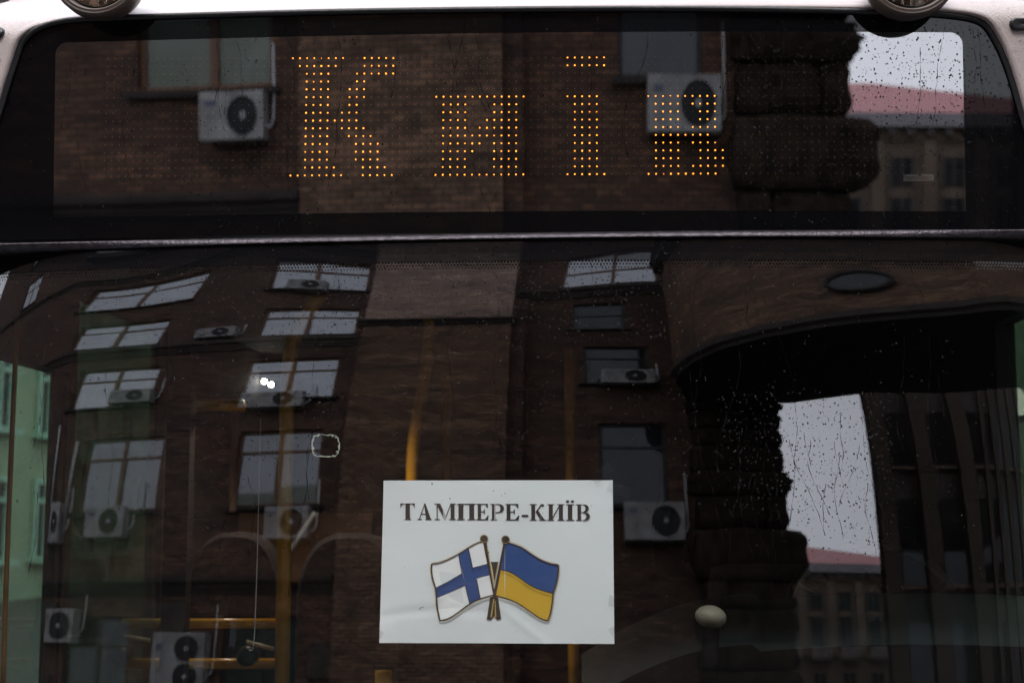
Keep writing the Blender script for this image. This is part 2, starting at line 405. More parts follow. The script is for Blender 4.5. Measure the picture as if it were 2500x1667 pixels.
def window(parent, x0, x1, z0, z1, y, depth=.17, style='bright', split=2, transom=.68, sill=True):
    w = empty('window', ((x0+x1)/2, y-depth, z0), parent)
    wood = 'window_wood' if style in ('bright', 'curtain') else 'window_dark'
    yb = y-depth; t = .075
    f = MB(); f.box(x0, x0+t, yb, yb+.06, z0, z1); f.box(x1-t, x1, yb, yb+.06, z0, z1)
    f.box(x0+t, x1-t, yb, yb+.06, z0, z0+t); f.box(x0+t, x1-t, yb, yb+.06, z1-t, z1)
    zt = z0+(z1-z0)*transom; xs = [x0+t+(x1-x0-2*t)*k/split for k in range(split+1)]
    f.box(x0+t, x1-t, yb, yb+.055, zt-.035, zt+.035)
    for k in range(1, split):
        f.box(xs[k]-.055, xs[k]+.055, yb, yb+.07, z0+t, zt-.035); f.box(xs[k]-.045, xs[k]+.045, yb, yb+.065, zt+.035, z1-t)
    f.build('frame', wood, w)
    for k in range(split):
        for a, b in ((z0+t, zt-.035), (zt+.035, z1-t)):
            xa, xb = xs[k]+(.055 if k else 0), xs[k+1]-(.055 if k < split-1 else 0)
            tx, tz = random.uniform(-.012, .012), random.uniform(-.012, .012)
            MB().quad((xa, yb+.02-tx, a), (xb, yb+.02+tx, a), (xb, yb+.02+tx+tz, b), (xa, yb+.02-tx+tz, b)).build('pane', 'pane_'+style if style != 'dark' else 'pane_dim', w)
    if sill: MB().box(x0-.12, x1+.12, y-.1, y+.14, z0-.09, z0-.01).build('sill', 'cornice_dark', w)
    return w

# --- the brick house across the street (seen in the glass)
house = tag(empty('brick_house', (-2, -20, 0)), 'tall dark brick apartment house with stone pier, reflected in the bus glass', 'house')
YFC, YRC = -15.0, -15.35
rows = [(5.12, 7.05), (8.2, 10.05), (11.35, 13.1), (14.35, 16.3)]
colA, colB, colD = (-11.0, -8.85), (-6.95, -4.95), (1.05, 2.5)
spanA = [(-11.0, -8.85), (-11.85, -9.5), (-12.7, -9.95), (-13.25, -9.8)]; spanB = [(-6.95, -4.95), (-7.15, -4.85), (-7.2, -4.65), (-7.35, -4.62)]
holesL = [(c[0], c[1], a, b) for sp in (spanA, spanB) for c, (a, b) in zip(sp, rows)]
farL = [(-24.6, -21.6, 17.6, 20.2), (-25.5, -22.2, 21.8, 24.4)]
lowL = [(-10.9, -9.2, .9, 3.0), (-6.9, -5.2, .9, 3.0)]
holesL += lowL
mb = MB(); wall_holes(mb, -14.2, -.9, 0, 18.6, YFC, holesL, .2); wall_holes(mb, -34, -14.2, 0, 25.5, YFC, farL, .2)
mb.quad((-.9, YFC, 0), (-.9, YFC, 18.6), (-.9, YRC, 18.6), (-.9, YRC, 0)); mb.build('wall', 'brick_dark', house, fix=False)
holesD = [(1.05, 2.5, 5.15, 7.25), (.75, 2.25, 8.75, 10.6), (.45, 1.75, 11.6, 13.3), (.1, 2.7, 14.5, 16.6)]
mb = MB(); wall_holes(mb, -.9, 5.0, 0, 18.6, YRC, holesD, .2); mb.quad((5.0, YRC, 0), (5.0, YRC, 18.6), (5.0, -34, 18.6), (5.0, -34, 0))
mb.build('wall', 'brick_dark', house, fix=False)
MB().box(-14.2, 5.1, -34, YFC+.4, 18.62, 18.9).build('roof', 'slate', house)
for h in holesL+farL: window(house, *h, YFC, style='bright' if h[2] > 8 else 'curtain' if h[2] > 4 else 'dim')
window(house, *holesD[0], YRC, style='dim', split=1, transom=.66); window(house, *holesD[1], YRC, style='dim', split=1)
window(house, *holesD[2], YRC, style='dim', split=1, transom=.55); window(house, *holesD[3], YRC, style='bright', split=2, transom=.5)
# pale pilaster strip between the bays, in a darker lower and a paler upper length
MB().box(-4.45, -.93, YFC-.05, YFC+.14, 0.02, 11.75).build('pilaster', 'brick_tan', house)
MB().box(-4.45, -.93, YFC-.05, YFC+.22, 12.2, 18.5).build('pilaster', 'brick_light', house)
def moulding(x0, x1, z0, z1, y, proj=.32, mat='cornice_stone', name='cornice'):
    h = z1-z0; pr = [(0, 0), (.3, 0), (.38, .18), (.55, .3), (.62, .48), (.95, .6), (1, .7), (1, .9), (0, 1)]
    b = MB(); rws = [[(x, y-.03+proj*a, z0+h*c) for x in (x0, x1)] for a, c in pr]; b.grid(rws)
    for x in (x0, x1): b.poly([(x, y-.03+proj*a, z0+h*c) for a, c in pr])
    return b.build(name, mat, house)
moulding(-34, -4.47, 10.65, 11.2, YFC, .34)
moulding(-4.6, -.8, 11.76, 12.19, YFC, .42)
moulding(-.88, 4.98, 13.75, 14.35, YRC, .38)
moulding(-34, -4.47, 3.45, 3.8, YFC, .25, 'cornice_dark', 'string_course')
moulding(-34, -4.47, 16.75, 17.1, YFC, .25)
MB().box(-.93, -.6, YRC-.02, YRC+.3, .02, 13.7).build('pilaster', 'brick_dark', house)
# plinth blocks along the foot of the wall
blk = {}
for r_ in range(4):
    x = -13.0 - (.45 if r_ % 2 else 0); z = .05 + r_*.82
    while x < -4.6:
        L = 1.15
        if not any(h[0] < x+L and h[1] > x and h[2] < z+.8 and h[3] > z for h in lowL):
            if 'm' not in blk:
                o = MB().bbox(0, L-.05, 0, .12, 0, .77, .035).build('stone', 'cornice_stone', house); blk['m'] = o.data; o.location = (x, YFC, z)
            else:
                o = bpy.data.objects.new('stone', blk['m']); COL.objects.link(o); o.parent = house; o.matrix_parent_inverse = house.matrix_world.inverted(); o.location = (x, YFC, z)
        x += L
# the rusticated pier at the corner: rock-faced stones, each its own piece
from mathutils import noise
def rock(x0, x1, y0, y1, z0, z1, seed):
    bm = bmesh.new(); bmesh.ops.create_cube(bm, size=1); bmesh.ops.subdivide_edges(bm, edges=bm.edges[:], cuts=6, use_grid_fill=True)
    b = MB(); bm.verts.index_update(); off = Vector((seed*3.7, seed*1.9, seed*.7))
    for v in bm.verts:
        u = v.co*2; q = Vector((u.x*(1-.06*u.z**4-.02*u.y*u.y), u.y*(1-.10*u.z**4-.06*u.x**4), u.z*(1-.06*u.x**4-.03*u.y**4)))
        n = noise.fractal(u*2.2+off, .8, 2.1, 5)*.15
        b.v.append(((x0+x1)/2+q.x*(x1-x0)/2*(1+n*(.6 if abs(u.x) > .85 else .2)), (y0+y1)/2+q.y*(y1-y0)/2+n*.45, (z0+z1)/2+q.z*(z1-z0)/2*(1+n*.25)))
    b.f = [tuple(v.index for v in f.verts) for f in bm.faces]; bm.free()
    return b.build('stone', 'rustic_stone', house, smooth=True)
zc = .05; k = 0; rr_ = random.Random(5)
while zc < 7.85:
    hgt = rr_.uniform(.5, .68) if not 3.45 < zc < 4.1 else .95
    wide = rr_.uniform(0, .17)
    if hgt > .9: wide = .36
    cut = rr_.uniform(3.5, 4.5)
    xs_ = [2.95+rr_.uniform(0, .15), cut, 4.92+wide] if rr_.random() < .7 else [2.95, 4.92+wide]
    for i in range(len(xs_)-1): rock(xs_[i]+.006, xs_[i+1]-.006, YRC-.6, YRC+.40+wide*.5, zc+.005, zc+hgt-.005, k*5+i)
    zc += hgt; k += 1

# --- upper storeys carried over the passage, coming forward on an overhang
wing = tag(empty('overhanging_wing', (6, -11, 7.9)), 'brick upper storeys overhanging the passage, dark underside, reflected at upper right of windscreen', 'building')
near = [(2.45, -13.2), (2.42, -12.5), (2.55, -11.5), (2.85, -10.6), (3.4, -9.8), (4.2, -9.1), (5.4, -8.25), (8.4, -6.9), (13.5, -5.2)]
foot = near + [(17, -9), (8.2, -13.4), (6.6, -13.7), (5.25, -14.9), (3.0, -15.1)]
MB().prism(foot, 8.12, 15.5).build('wall', 'brick_tan', wing)
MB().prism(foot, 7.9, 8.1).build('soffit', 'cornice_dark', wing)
def along(path, z0, z1, out_, name, mat, parent):
    b = MB(); off = []
    for i, p in enumerate(path):
        a = Vector(path[max(i-1, 0)]); c = Vector(path[min(i+1, len(path)-1)]); t = (c-a).normalized(); n = Vector((-t.y, t.x))
        off.append((Vector(p)+n*out_, Vector(p)-n*.05))
    b.grid([[(q[1].x, q[1].y, z0) for q in off], [(q[0].x, q[0].y, z0+.1) for q in off], [(q[0].x, q[0].y, z1) for q in off], [(q[1].x, q[1].y, z1) for q in off]])
    return b.build(name, mat, parent)
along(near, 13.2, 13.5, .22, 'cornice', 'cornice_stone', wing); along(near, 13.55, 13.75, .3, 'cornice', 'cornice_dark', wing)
along(near, 8.0, 8.3, .1, 'string_course', 'cornice_stone', wing)
wn_ = empty('window', (4.9, -8.6, 8.9), wing)
d0, d1 = Vector((4.42, -8.94)), Vector((5.36, -8.28)); tn = (d1-d0).normalized(); nn = Vector((-tn.y, tn.x))
pts = []
for k in range(28):
    a = 2*math.pi*k/28; q = d0.lerp(d1, .5+.5*math.cos(a)) + nn*.07; pts.append((q.x, q.y, 9.2+.3*math.sin(a)))
MB().poly(pts).build('pane', 'pane_dim', wn_)
fb = MB(); fb.tube(pts+[pts[0]], .06, 6, cap=False); fb.build('frame', 'cornice_dark', wn_)

# --- building with tall pilasters beyond the passage
pil = tag(empty('pilastered_building', (13, -24, 0)), 'brown stone building with tall pilasters beyond the passage, reflected in windscreen', 'building')
P0, P1 = Vector((9.85, -22.0)), Vector((27.0, -18.0)); tn = (P1-P0).normalized(); nn = Vector((-tn.y, tn.x))
MB().prism([tuple(P0), tuple(P1), (38, -42), (27.0, -56)], 0, 13).build('wall', 'stone_grey', pil)
for k in range(13):
    c = P0+tn*(.35+k*1.32); q = [c-tn*.25, c+tn*.25, c+tn*.25+nn*.3, c-tn*.25+nn*.3]
    MB().prism([tuple(v) for v in q], .02, 12.8).build('pilaster', 'stone_dusk', pil)
    for zz in (1.2, 4.6, 8.0, 11.4):
        if k == 12 or zz > 10: continue
        c2 = c+tn*.66; w = empty('window', (c2.x, c2.y, zz), pil)
        q = [c2-tn*.33+nn*.01, c2+tn*.33+nn*.01, c2+tn*.33+nn*.05, c2-tn*.33+nn*.05]
        MB().prism([tuple(v) for v in q], zz, zz+2.3).build('pane', 'pane_far', w)
        q = [c2-tn*.4+nn*.01, c2+tn*.4+nn*.01, c2+tn*.4+nn*.16, c2-tn*.4+nn*.16]
        MB().prism([tuple(v) for v in q], zz-.15, zz-.02).build('sill', 'stone_tan', w)

# --- far house with the red hipped roof
far = tag(empty('red_roofed_house', (18, -66, 0)), 'distant tan house with red hipped roof, balconies and columns, reflected beside the stone pier', 'house')
FX0, FX1, FY = 6.0, 31.0, -60.0; EV = 10.95
MB().box(FX0, FX1, FY-16, FY, 0, EV-1.0).build('wall', 'stone_tan', far)
MB().box(FX0-.5, FX1+.5, FY-16.5, FY+.55, EV-.45, EV+.15).build('cornice', 'cornice_pale', far)
MB().box(FX0-.1, FX1+.1, FY-16.1, FY+.15, EV-1.02, EV-.46).build('frieze', 'stone_tan', far)
dm = None
for k in range(28):
    x = FX0+.3+k*.87
    if dm is None: o = MB().box(0, .38, 0, .32, 0, .34).build('dentil', 'stone_grey', far); dm = o.data
    else:
        o = bpy.data.objects.new('dentil', dm); COL.objects.link(o); o.parent = far; o.matrix_parent_inverse = far.matrix_world.inverted()
    o.location = (x, FY+.12, EV-.82)
rb = MB(); e0, e1, f0, f1 = FX0-.5, FX1+.3, FY-16.5, FY+.5
ra, rbx, ry = FX0+6.0, 21.0, FY-7.5
rb.poly([(e0, f1, EV+.16), (e1, f1, EV+.16), (rbx, ry, EV+2.75), (ra, ry, EV+2.75)]); rb.poly([(e1, f1, EV+.16), (e1, f0, EV+.16), (rbx, ry, EV+2.75)])
rb.poly([(e1, f0, EV+.16), (e0, f0, EV+.16), (ra, ry, EV+2.75), (rbx, ry, EV+2.75)]); rb.poly([(e0, f0, EV+.16), (e0, f1, EV+.16), (ra, ry, EV+2.75)])
rb.build('roof', 'red_roof', far)
for k in range(11):
    x = FX0+1.2+k*2.35
    MB().box(x-.28, x+.28, FY-.02, FY+.28, 4.4, EV-1.05).build('column', 'stone_tan', far)
    for z0, z1 in ((1.0, 3.0), (5.0, 7.4), (7.9, 9.2)):
        if k == 10: continue
        w = empty('window', (x+1.17, FY, z0), far)
        MB().box(x+.72, x+1.62, FY-.05, FY+.03, z0, z1).build('pane', 'pane_far', w)
        f = MB(); f.box(x+.6, x+.72, FY-.04, FY+.1, z0-.1, z1+.1); f.box(x+1.62, x+1.74, FY-.04, FY+.1, z0-.1, z1+.1); f.box(x+1.13, x+1.21, FY-.04, FY+.08, z0, z1)
        f.build('frame', 'stone_grey', w)
    if k < 10:
        b = empty('balcony', (x+1.17, FY, 4.0), far)
        MB().box(x+.4, x+1.95, FY+.02, FY+.9, 4.0, 4.25).build('slab', 'stone_grey', b)
        rl = MB(); rl.box(x+.4, x+1.95, FY+.78, FY+.88, 4.95, 5.05)
        for j in range(7): rl.box(x+.45+j*.23, x+.53+j*.23, FY+.79, FY+.87, 4.25, 4.95)
        rl.build('balustrade', 'ac_white', b)

# --- air conditioners hanging on the brick house
def aircon(x, z, w, h, y, label, fans=1, fx=.63, badge=True, vertical=False):
    a = empty('air_conditioner', (x, y+.2, z-h/2)); tag(a, label, 'air conditioner', 'air conditioners on the brick house')
    MB().bbox(x-w/2, x+w/2, y+.05, y+.40, z-h/2, z+h/2, .025).build('casing', 'ac_white', a)
    for i in range(fans):
        r = min(h*.40 if not vertical else h*.22, w*.3)
        cx = x-w/2+w*fx; cz = z if not vertical else z+h*(.23 if i == 0 else -.25)
        f = MB(); f.lathe((cx, y+.401, cz), (0, 1, 0), [(r, 0), (r, .025), (r*.94, .025), (r*.94, .004), (0.001, .004)], 28); f.build('fan_opening', 'ac_grille', a)
        g = MB()
        for q in (.3, .45, .6, .75, .88): g.lathe((cx, y+.41, cz), (0, 1, 0), [(r*q, 0), (r*q+.006, .004), (r*q, .008)], 24)
        for q in range(8): g.tube([(cx, y+.415, cz), (cx+r*math.cos(q*.785), y+.415, cz+r*math.sin(q*.785))], .004, 4)
        g.build('grille', 'ac_grille', a)
        MB().lathe((cx, y+.41, cz), (0, 1, 0), [(.055, 0), (.055, .012), (.001, .016)], 16).build('fan_hub', 'ac_hub', a)
    if badge: MB().box(x-w*.42, x-w*.42+.16, y+.401, y+.406, z+h*.2, z+h*.32).build('badge', 'ac_badge', a)
    hx = x+w/2; MB().tube([(hx-.02, y+.2, z-h*.2), (hx+.06, y+.19, z-h*.22), (hx+.1, y+.12, z-h*.05), (hx+.1, y+.05, z+h*.5), (hx+.08, y+.03, z+h*.9+random.uniform(0, .5))], .022, 6).build('hose', 'pipe_white', a, True)
    for s_ in (-1, 1):
        b = MB(); b.box(x+s_*w*.35-.02, x+s_*w*.35+.02, y-.02, y+.42, z-h/2-.045, z-h/2-.003); b.build('bracket', 'cornice_dark', a)
    return a
aircon(-9.95, 4.85, 1.05, .62, YFC, 'white air conditioner under the reflected window beside the door glass, with dark badge')
aircon(-5.5, 4.72, .98, .62, YFC, 'white air conditioner left of the paper notice, behind the yellow pole')
aircon(2.15, 4.78, 1.25, .72, YRC, 'white air conditioner right of the paper notice, below the tall dark window', fx=.68)
aircon(-9.9, 8.5, 1.15, .55, YFC, 'white air conditioner at sill of second-storey reflected window beside the left door')
aircon(-6.2, 8.05, 1.5, .6, YFC, 'wide air conditioner under second-storey reflected window crossed by the yellow pole', fx=.7)
aircon(1.7, 8.9, 1.2, .6, YRC+.1, 'dark fanned air conditioner at foot of small reflected window above the notice')
aircon(-8.2, 11.6, 1.1, .55, YFC, 'air conditioner on the cornice between the two third-storey reflected windows')
aircon(-6.1, 14.4, 1.1, .6, YFC, 'air conditioner overlapping the topmost reflected window near the trim strip')
aircon(-11.6, 4.9, .75, .85, YFC, 'slim air conditioner beside the white drainpipe at far left', fx=.55, badge=False)
aircon(-11.0, 2.75, 1.05, .75, YFC, 'low air conditioner at bottom left of windscreen near the street')
aircon(-7.75, 2.0, 1.25, 1.25, YFC, 'tall twin-fan air conditioner at the bottom edge left of the seats', fans=2, fx=.66, vertical=True)
def pipe(pts, r, label):
    tag(MB().tube(pts, r, 10).build('drainpipe', 'pipe_white', smooth=True), label, 'pipe', 'pipes on the brick house')
pipe([(-12.15, YFC+.12, 5.3), (-12.15, YFC+.12, 7.6)], .1, 'thick white pipe length beside the slim air conditioner')
pipe([(-11.25, YFC+.08, 5.3), (-11.25, YFC+.08, 7.0)], .04, 'thin pale pipe left of the reflected window with the badge-bearing air conditioner')

# --- house beside the street, seen through the bus door
gh = tag(empty('green_house', (-14, 30, 0)), 'pale green plastered house with mint window frames, seen through the bus door', 'house')
GX = -12.0
MB().box(GX-8, GX, 14, 60, 0, 13).build('wall', 'plaster_green', gh)
for zz in (.9, 3.6, 6.3, 9.0):
    for k in range(14):
        y0 = 17.3+k*2.75; w = empty('window', (GX, y0+.6, zz), gh)
        MB().box(GX-.1, GX+.02, y0, y0+1.3, zz, zz+1.7).build('pane', 'pane_dim', w)
        f = MB()
        for a, b, c, d in ((0, .14, 0, 1.7), (1.16, 1.3, 0, 1.7), (.6, .7, 0, 1.7), (.14, 1.16, 1.16, 1.26), (.14, 1.16, 1.58, 1.7)):
            f.box(GX+.02, GX+.09, y0+a, y0+b, zz+c, zz+d)
        f.build('frame', 'frame_mint', w)
        MB().box(GX-.02, GX+.3, y0-.15, y0+1.45, zz-.13, zz-.02).build('sill', 'frame_mint', w)
for k, (yy, zz, lb) in enumerate(((31.4, 3.0, 'pale air conditioner on the green house, upper of two in the door glass'), (32.6, .4, 'pale air conditioner low on the green house in the door glass'))):
    a = tag(empty('air_conditioner', (GX, yy, zz)), lb, 'air conditioner', 'air conditioners on the green house')
    MB().bbox(GX+.02, GX+.35, yy-.5, yy+.5, zz, zz+.6, .03).build('casing', 'frame_mint', a)
    MB().lathe((GX+.352, yy+.1, zz+.3), (1, 0, 0), [(.24, 0), (.24, .02), (.001, .02)], 20).build('fan_opening', 'ac_grille', a)
# --- dull wall along the other kerb, seen through the driver's window
rh = tag(empty('green_wall_house', (16, 24, 0)), 'dull green house wall seen through the narrow window beside the driver', 'house')
MB().box(14, 20, 10, 50, 0, 9).build('wall', 'ivy_green', rh)
MB().box(13.9, 20.1, 9.9, 50.1, 9.02, 9.5).build('cornice', 'cornice_stone', rh)

# ------------------------------------------------------------------ the bus
bus = tag(empty('city_bus', (0, 5.5, 0)), 'white city bus front with amber destination display and wide dark windscreen', 'bus')
# windscreen
xs = [-1.18+2.36*i/236 for i in range(237)]; zs = [1.34+(2.268-1.34)*j/120 for j in range(121)]
ZF0, ZF1 = 2.236, 2.252                          # dotted band, then solid enamel at the head of the screen
zs_a = [1.34+(ZF0-1.34)*j/110 for j in range(111)]
MB().grid([[(x, yw(x, z), z) for x in xs] for z in zs_a]).build('windscreen', 'windscreen_glass', bus, True, False)
ZTOP = 2.281
zs_b = [ZF1+(ZTOP-ZF1)*j/6 for j in range(7)]
MB().grid([[(x, yw(x, z), z) for x in xs] for z in zs_b]).build('windscreen_border', 'frit_black', bus, True, False)
zs_c = [ZF0+(ZF1-ZF0)*j/4 for j in range(5)]
MB().grid([[(x, yw(x, z), z) for x in xs] for z in zs_c]).build('windscreen_dot_band', 'frit_dots', bus, True, False)
# dotted enamel itself, just behind the band
db = MB(); stp = .0062
for r_ in range(3):
    z = ZF0-.001-r_*stp; x = -1.1+(stp/2 if r_ % 2 else 0); rr = .0024-.0005*r_
    while x < 1.1:
        k = len(db.v); db.v += [(x+rr*math.cos(a*math.pi/3), yw(x, z)-.0006, z+rr*math.sin(a*math.pi/3)) for a in range(6)]; db.f.append(tuple(range(k, k+6))); x += stp
o = db.build('enamel_dots', 'frit_black', bus); o['kind'] = 'stuff'

# outline of the destination pane (x, z), left to right over the top
OUTL = [(-70, 505), (-30, 370), (0, 276), (17, 218), (34, 166), (52, 111), (65, 94), (84, 77), (107, 66), (143, 55), (191, 49), (320, 44), (600, 36), (850, 30), (1250, 25), (1500, 23), (1800, 24), (2100, 30), (2250, 34), (2348, 42), (2394, 54), (2415, 75), (2446, 131), (2471, 201), (2496, 292), (2530, 400), (2562, 505)]
op = [(on(a, b, ys).x, on(a, b, ys).z) for a, b in OUTL]
def chaikin(p, n=2):
    for _ in range(n):
        q = [p[0]]
        for i in range(len(p)-1):
            a, b = Vector(p[i]), Vector(p[i+1]); q += [tuple(a.lerp(b, .25)), tuple(a.lerp(b, .75))]
        q.append(p[-1]); p = q
    return p
op = chaikin(op, 2)
ZSB = 2.299
def ztop(x):
    if x <= op[0][0] or x >= op[-1][0]: return ZSB+.02
    for i in range(len(op)-1):
        if op[i][0] <= x <= op[i+1][0]:
            t = (x-op[i][0])/max(1e-9, op[i+1][0]-op[i][0]); return op[i][1]+(op[i+1][1]-op[i][1])*t
    return ZSB+.02
q = [on(138, 105, ys), on(2350, 80, ys), on(2358, 516, ys), on(128, 531, ys)]
DXL, DXR = (q[0].x+q[3].x)/2, (q[1].x+q[2].x)/2
def dtop(x):
    t = (x-DXL)/(DXR-DXL); z = q[0].z+(q[1].z-q[0].z)*t; r = .024
    for e, s_ in ((DXL, 1), (DXR, -1)):
        d = (x-e)*s_
        if d < r: z -= r-math.sqrt(max(0, r*r-(r-d)**2))
    return z
def dbot(x): t = (x-DXL)/(DXR-DXL); return q[3].z+(q[2].z-q[3].z)*t
xin = sorted(set([DXL+(DXR-DXL)*i/160 for i in range(161)]+[DXL+.024*(i/8)**2 for i in range(9)]+[DXR-.024*(i/8)**2 for i in range(9)]))
xl = sorted(set([op[0][0]+(DXL-op[0][0])*i/24 for i in range(25)]+[p_[0] for p_ in op if op[0][0] <= p_[0] < DXL]))
xr = sorted(set([DXR+(op[-1][0]-DXR)*i/24 for i in range(25)]+[p_[0] for p_ in op if DXR < p_[0] <= op[-1][0]]))
def strip(mb, xx, lo, hi, n):
    mb.grid([[(x, ys(x, lo(x)+(hi(x)-lo(x))*j/n), lo(x)+(hi(x)-lo(x))*j/n) for x in xx] for j in range(n+1)])
fb = MB(); zb = lambda x: ZSB
strip(fb, xl, zb, ztop, 16); strip(fb, xr, zb, ztop, 16); strip(fb, xin, zb, dbot, 4); strip(fb, xin, dtop, ztop, 6)
fb.build('destination_pane_border', 'frit_black', bus, True, False)
dpn = MB(); strip(dpn, xin, dbot, dtop, 24); dpn.build('destination_pane', 'display_glass', bus, True, False)

# LED unit behind the pane
LY = lambda z: .172-.070*(z-2.29)
sign = empty('destination_display', (0, LY(2.5), 2.33), bus)
bd = MB(); za, zb_ = 2.31, 2.74
bd.poly([(DXL-.02, LY(za)+.012, za), (DXR+.02, LY(za)+.012, za), (DXR+.02, LY(zb_)+.012, zb_), (DXL-.02, LY(zb_)+.012, zb_)])
bd.box(DXL-.03, DXR+.03, .24, .27, za-.02, zb_+.02); bd.build('board', 'led_board', sign)
pA, pB = at(715, 143, LY(2.66)), at(1743.9, 140, LY(2.66)); pC = at(709, 429, LY(2.42)); pD = at(1747, 424, LY(2.42))
def ledpos(c, r):
    a = Vector(pA).lerp(pB, c/58.0); b = Vector(pC).lerp(pD, c/58.0); p = a.lerp(b, r/15.0); p.y = LY(p.z); return p
def runs(*a):
    s_ = []
    for e in a: s_ += list(range(e[0], e[1]+1)) if isinstance(e, tuple) else [e]
    return s_
GL = {'К': {0: runs((0, 7), (10, 14)), 1: runs((1, 6), (10, 14)), 2: runs((2, 5), (9, 14)), 3: runs((2, 5), 9, 10), 4: runs((2, 5), 8, 9, 10), 5: runs((2, 5), 8, 9, 10), 6: runs((2, 5), 8, 9), 7: runs((2, 5), 7, 8, 9),
            8: runs((2, 9)), 9: runs((2, 5), (7, 10)), 10: runs((2, 5), (8, 11)), 11: runs((2, 5), (9, 12)), 12: runs((2, 5), (9, 12)), 13: runs((2, 5), (9, 12)), 14: runs((2, 6), (10, 13)), 15: runs((0, 7), (10, 14))},
      'И': {5: runs((20, 32)), 6: runs((21, 24), (28, 31)), 7: runs((21, 24), (28, 31)), 8: runs((21, 24), (27, 31)), 9: runs((21, 24), (26, 31)), 10: runs((21, 31)), 11: runs((21, 26), (28, 31)), 12: runs((21, 25), (28, 31)),
            13: runs((21, 24), (28, 31)), 14: runs((21, 24), (28, 31)), 15: runs((20, 32))},
      'Ї': {0: runs((38, 43)), 1: runs((38, 43)), 5: runs((38, 42)), 15: runs((38, 43)), **{r_: runs((39, 42)) for r_ in range(6, 15)}},
      'В': {5: runs((49, 58)), 6: runs((50, 53), (55, 58)), 7: runs((50, 53), (56, 58)), 8: runs((50, 53), (56, 58)), 9: runs((50, 53), (55, 58)), 10: runs((50, 57)), 11: runs((50, 53), (55, 58)), 12: runs((50, 53), (56, 59)),
            13: runs((50, 53), (56, 59)), 14: runs((50, 53), (55, 59)), 15: runs((49, 58))}}
lit = set()
def bead(mb, p, r, ry=None, n=8):
    ry = ry or r; k = len(mb.v)
    for h, q_ in ((0, 1), (.6, .8), (.95, .35)):
        for j in range(n):
            a = 2*math.pi*j/n; mb.v.append((p.x+r*q_*math.cos(a), p.y-ry*h, p.z+r*q_*math.sin(a)))
    for i in range(2):
        for j in range(n): mb.f.append((k+i*n+j, k+i*n+(j+1) % n, k+(i+1)*n+(j+1) % n, k+(i+1)*n+j))
    mb.f.append(tuple(k+2*n+j for j in range(n)))
for ch, rws in GL.items():
    b = MB()
    for r_, cs in rws.items():
        for c in cs: lit.add((c, r_)); bead(b, ledpos(c, r_), random.uniform(.0013, .0017), .0018)
    o = b.build('lit_letter', 'led_lit', sign); o['label'] = 'amber lit letter of the word on the display'
b = MB()
for c in range(-26, 86):
    for r_ in range(16):
        if (c, r_) not in lit: bead(b, ledpos(c, r_), .0011, .0012, 6)
o = b.build('unlit_diodes', 'led_off', sign); o['kind'] = 'stuff'
# maker's plate on the board
pl0, pl1 = at(2206, 443, LY(2.41)-.004), at(2279, 426, LY(2.41)-.004)
lp = MB().box(pl0.x, pl1.x, pl0.y-.002, pl0.y, pl0.z, pl1.z).build('maker_plate', 'maker_label', sign)
def text(name, s, loc, size, mat, parent, rot=(R(90), 0, 0)):
    cu = bpy.data.curves.new(name, 'FONT'); cu.body = s; cu.size = size; cu.extrude = .0004; cu.resolution_u = 3
    t = bpy.data.objects.new(name, cu); COL.objects.link(t); t.location = loc; t.rotation_euler = rot
    bpy.context.view_layer.update(); dg = bpy.context.evaluated_depsgraph_get()
    me = bpy.data.meshes.new_from_object(t.evaluated_get(dg)); mw = t.matrix_world.copy(); bpy.data.objects.remove(t)
    me.transform(mw); me.materials.clear(); me.materials.append(M[mat]); o = bpy.data.objects.new(name, me); COL.objects.link(o)
    if parent is not None: o.parent = parent; o.matrix_parent_inverse = parent.matrix_world.inverted()
    return o
text('lettering', 'mobitec', (pl0.x+.003, pl0.y-.0025, pl0.z+.003), .0142, 'label_ink', lp)

# rubber round the pane, trim strip under it
gp = [(x, ys(x, z)-.003, z) for x, z in op]
MB().tube(gp, .0062, 8).build('gasket', 'black_rubber', bus, True)
def trimz(x): return .0035*x
rows_ = []
for dz, dy in ((0.0, -.001), (.0008, -.006), (.002, -.0075), (.0125, -.002), (.0165, .004), (.0175, .02)):
    rows_.append([(x, yw(x, ZTOP)+dy if dz < .012 else ys(x, ZSB)+dy-.004, ZTOP-.0005+dz+trimz(x)) for x in xs])
MB().grid(rows_).build('trim_strip', 'alu_trim', bus, True)

# white body round the pane
def yb(x, z):
    a = abs(x-.02); v = .112-.070*(z-2.29)+x*x/33.0
    if a > 1.15: v += (a-1.15)**2/.2
    zc = 2.698
    if z > zc: v += (z-zc)**2/.095 if z < 2.80 else .1095+(z-2.80)*2.15
    return v
n_ = len(op); rings = []
inn = [(x, ys(x, z)+.01, z) for x, z in op]; rings.append(inn)
cx, czc = .0, 2.40
def outw(i, d):
    a = Vector(op[max(i-1, 0)]); c = Vector(op[min(i+1, n_-1)]); t = (c-a).normalized(); nrm = Vector((-t.y, t.x)); p_ = Vector(op[i])+nrm*d; return p_
for d, dy in ((.0055, .002), (.008, -.001), (.016, 0)):
    r_ = []
    for i in range(n_):
        p_ = outw(i, d); r_.append((p_.x, yb(p_.x, p_.y)+dy, p_.y))
    rings.append(r_)
for t in [k/14 for k in range(1, 15)]:
    r_ = []
    for i in range(n_):
        p0 = outw(i, .02); dv = Vector((p0.x-cx, (p0.y-czc)*1.6)); 
        sx = 1.275/abs(dv.x) if abs(dv.x) > 1e-6 else 99; sz = .66/max(1e-6, dv.y) if dv.y > 0 else 99
        s_ = max(1.001, min(sx, sz)); tgt = Vector((cx+dv.x*s_, czc+dv.y*s_)) if True else p0
        if tgt.y > 3.06: tgt.y = 3.06
        p_ = p0.lerp(tgt, t**1.5); r_.append((p_.x, yb(p_.x, p_.y), p_.y))
    rings.append(r_)
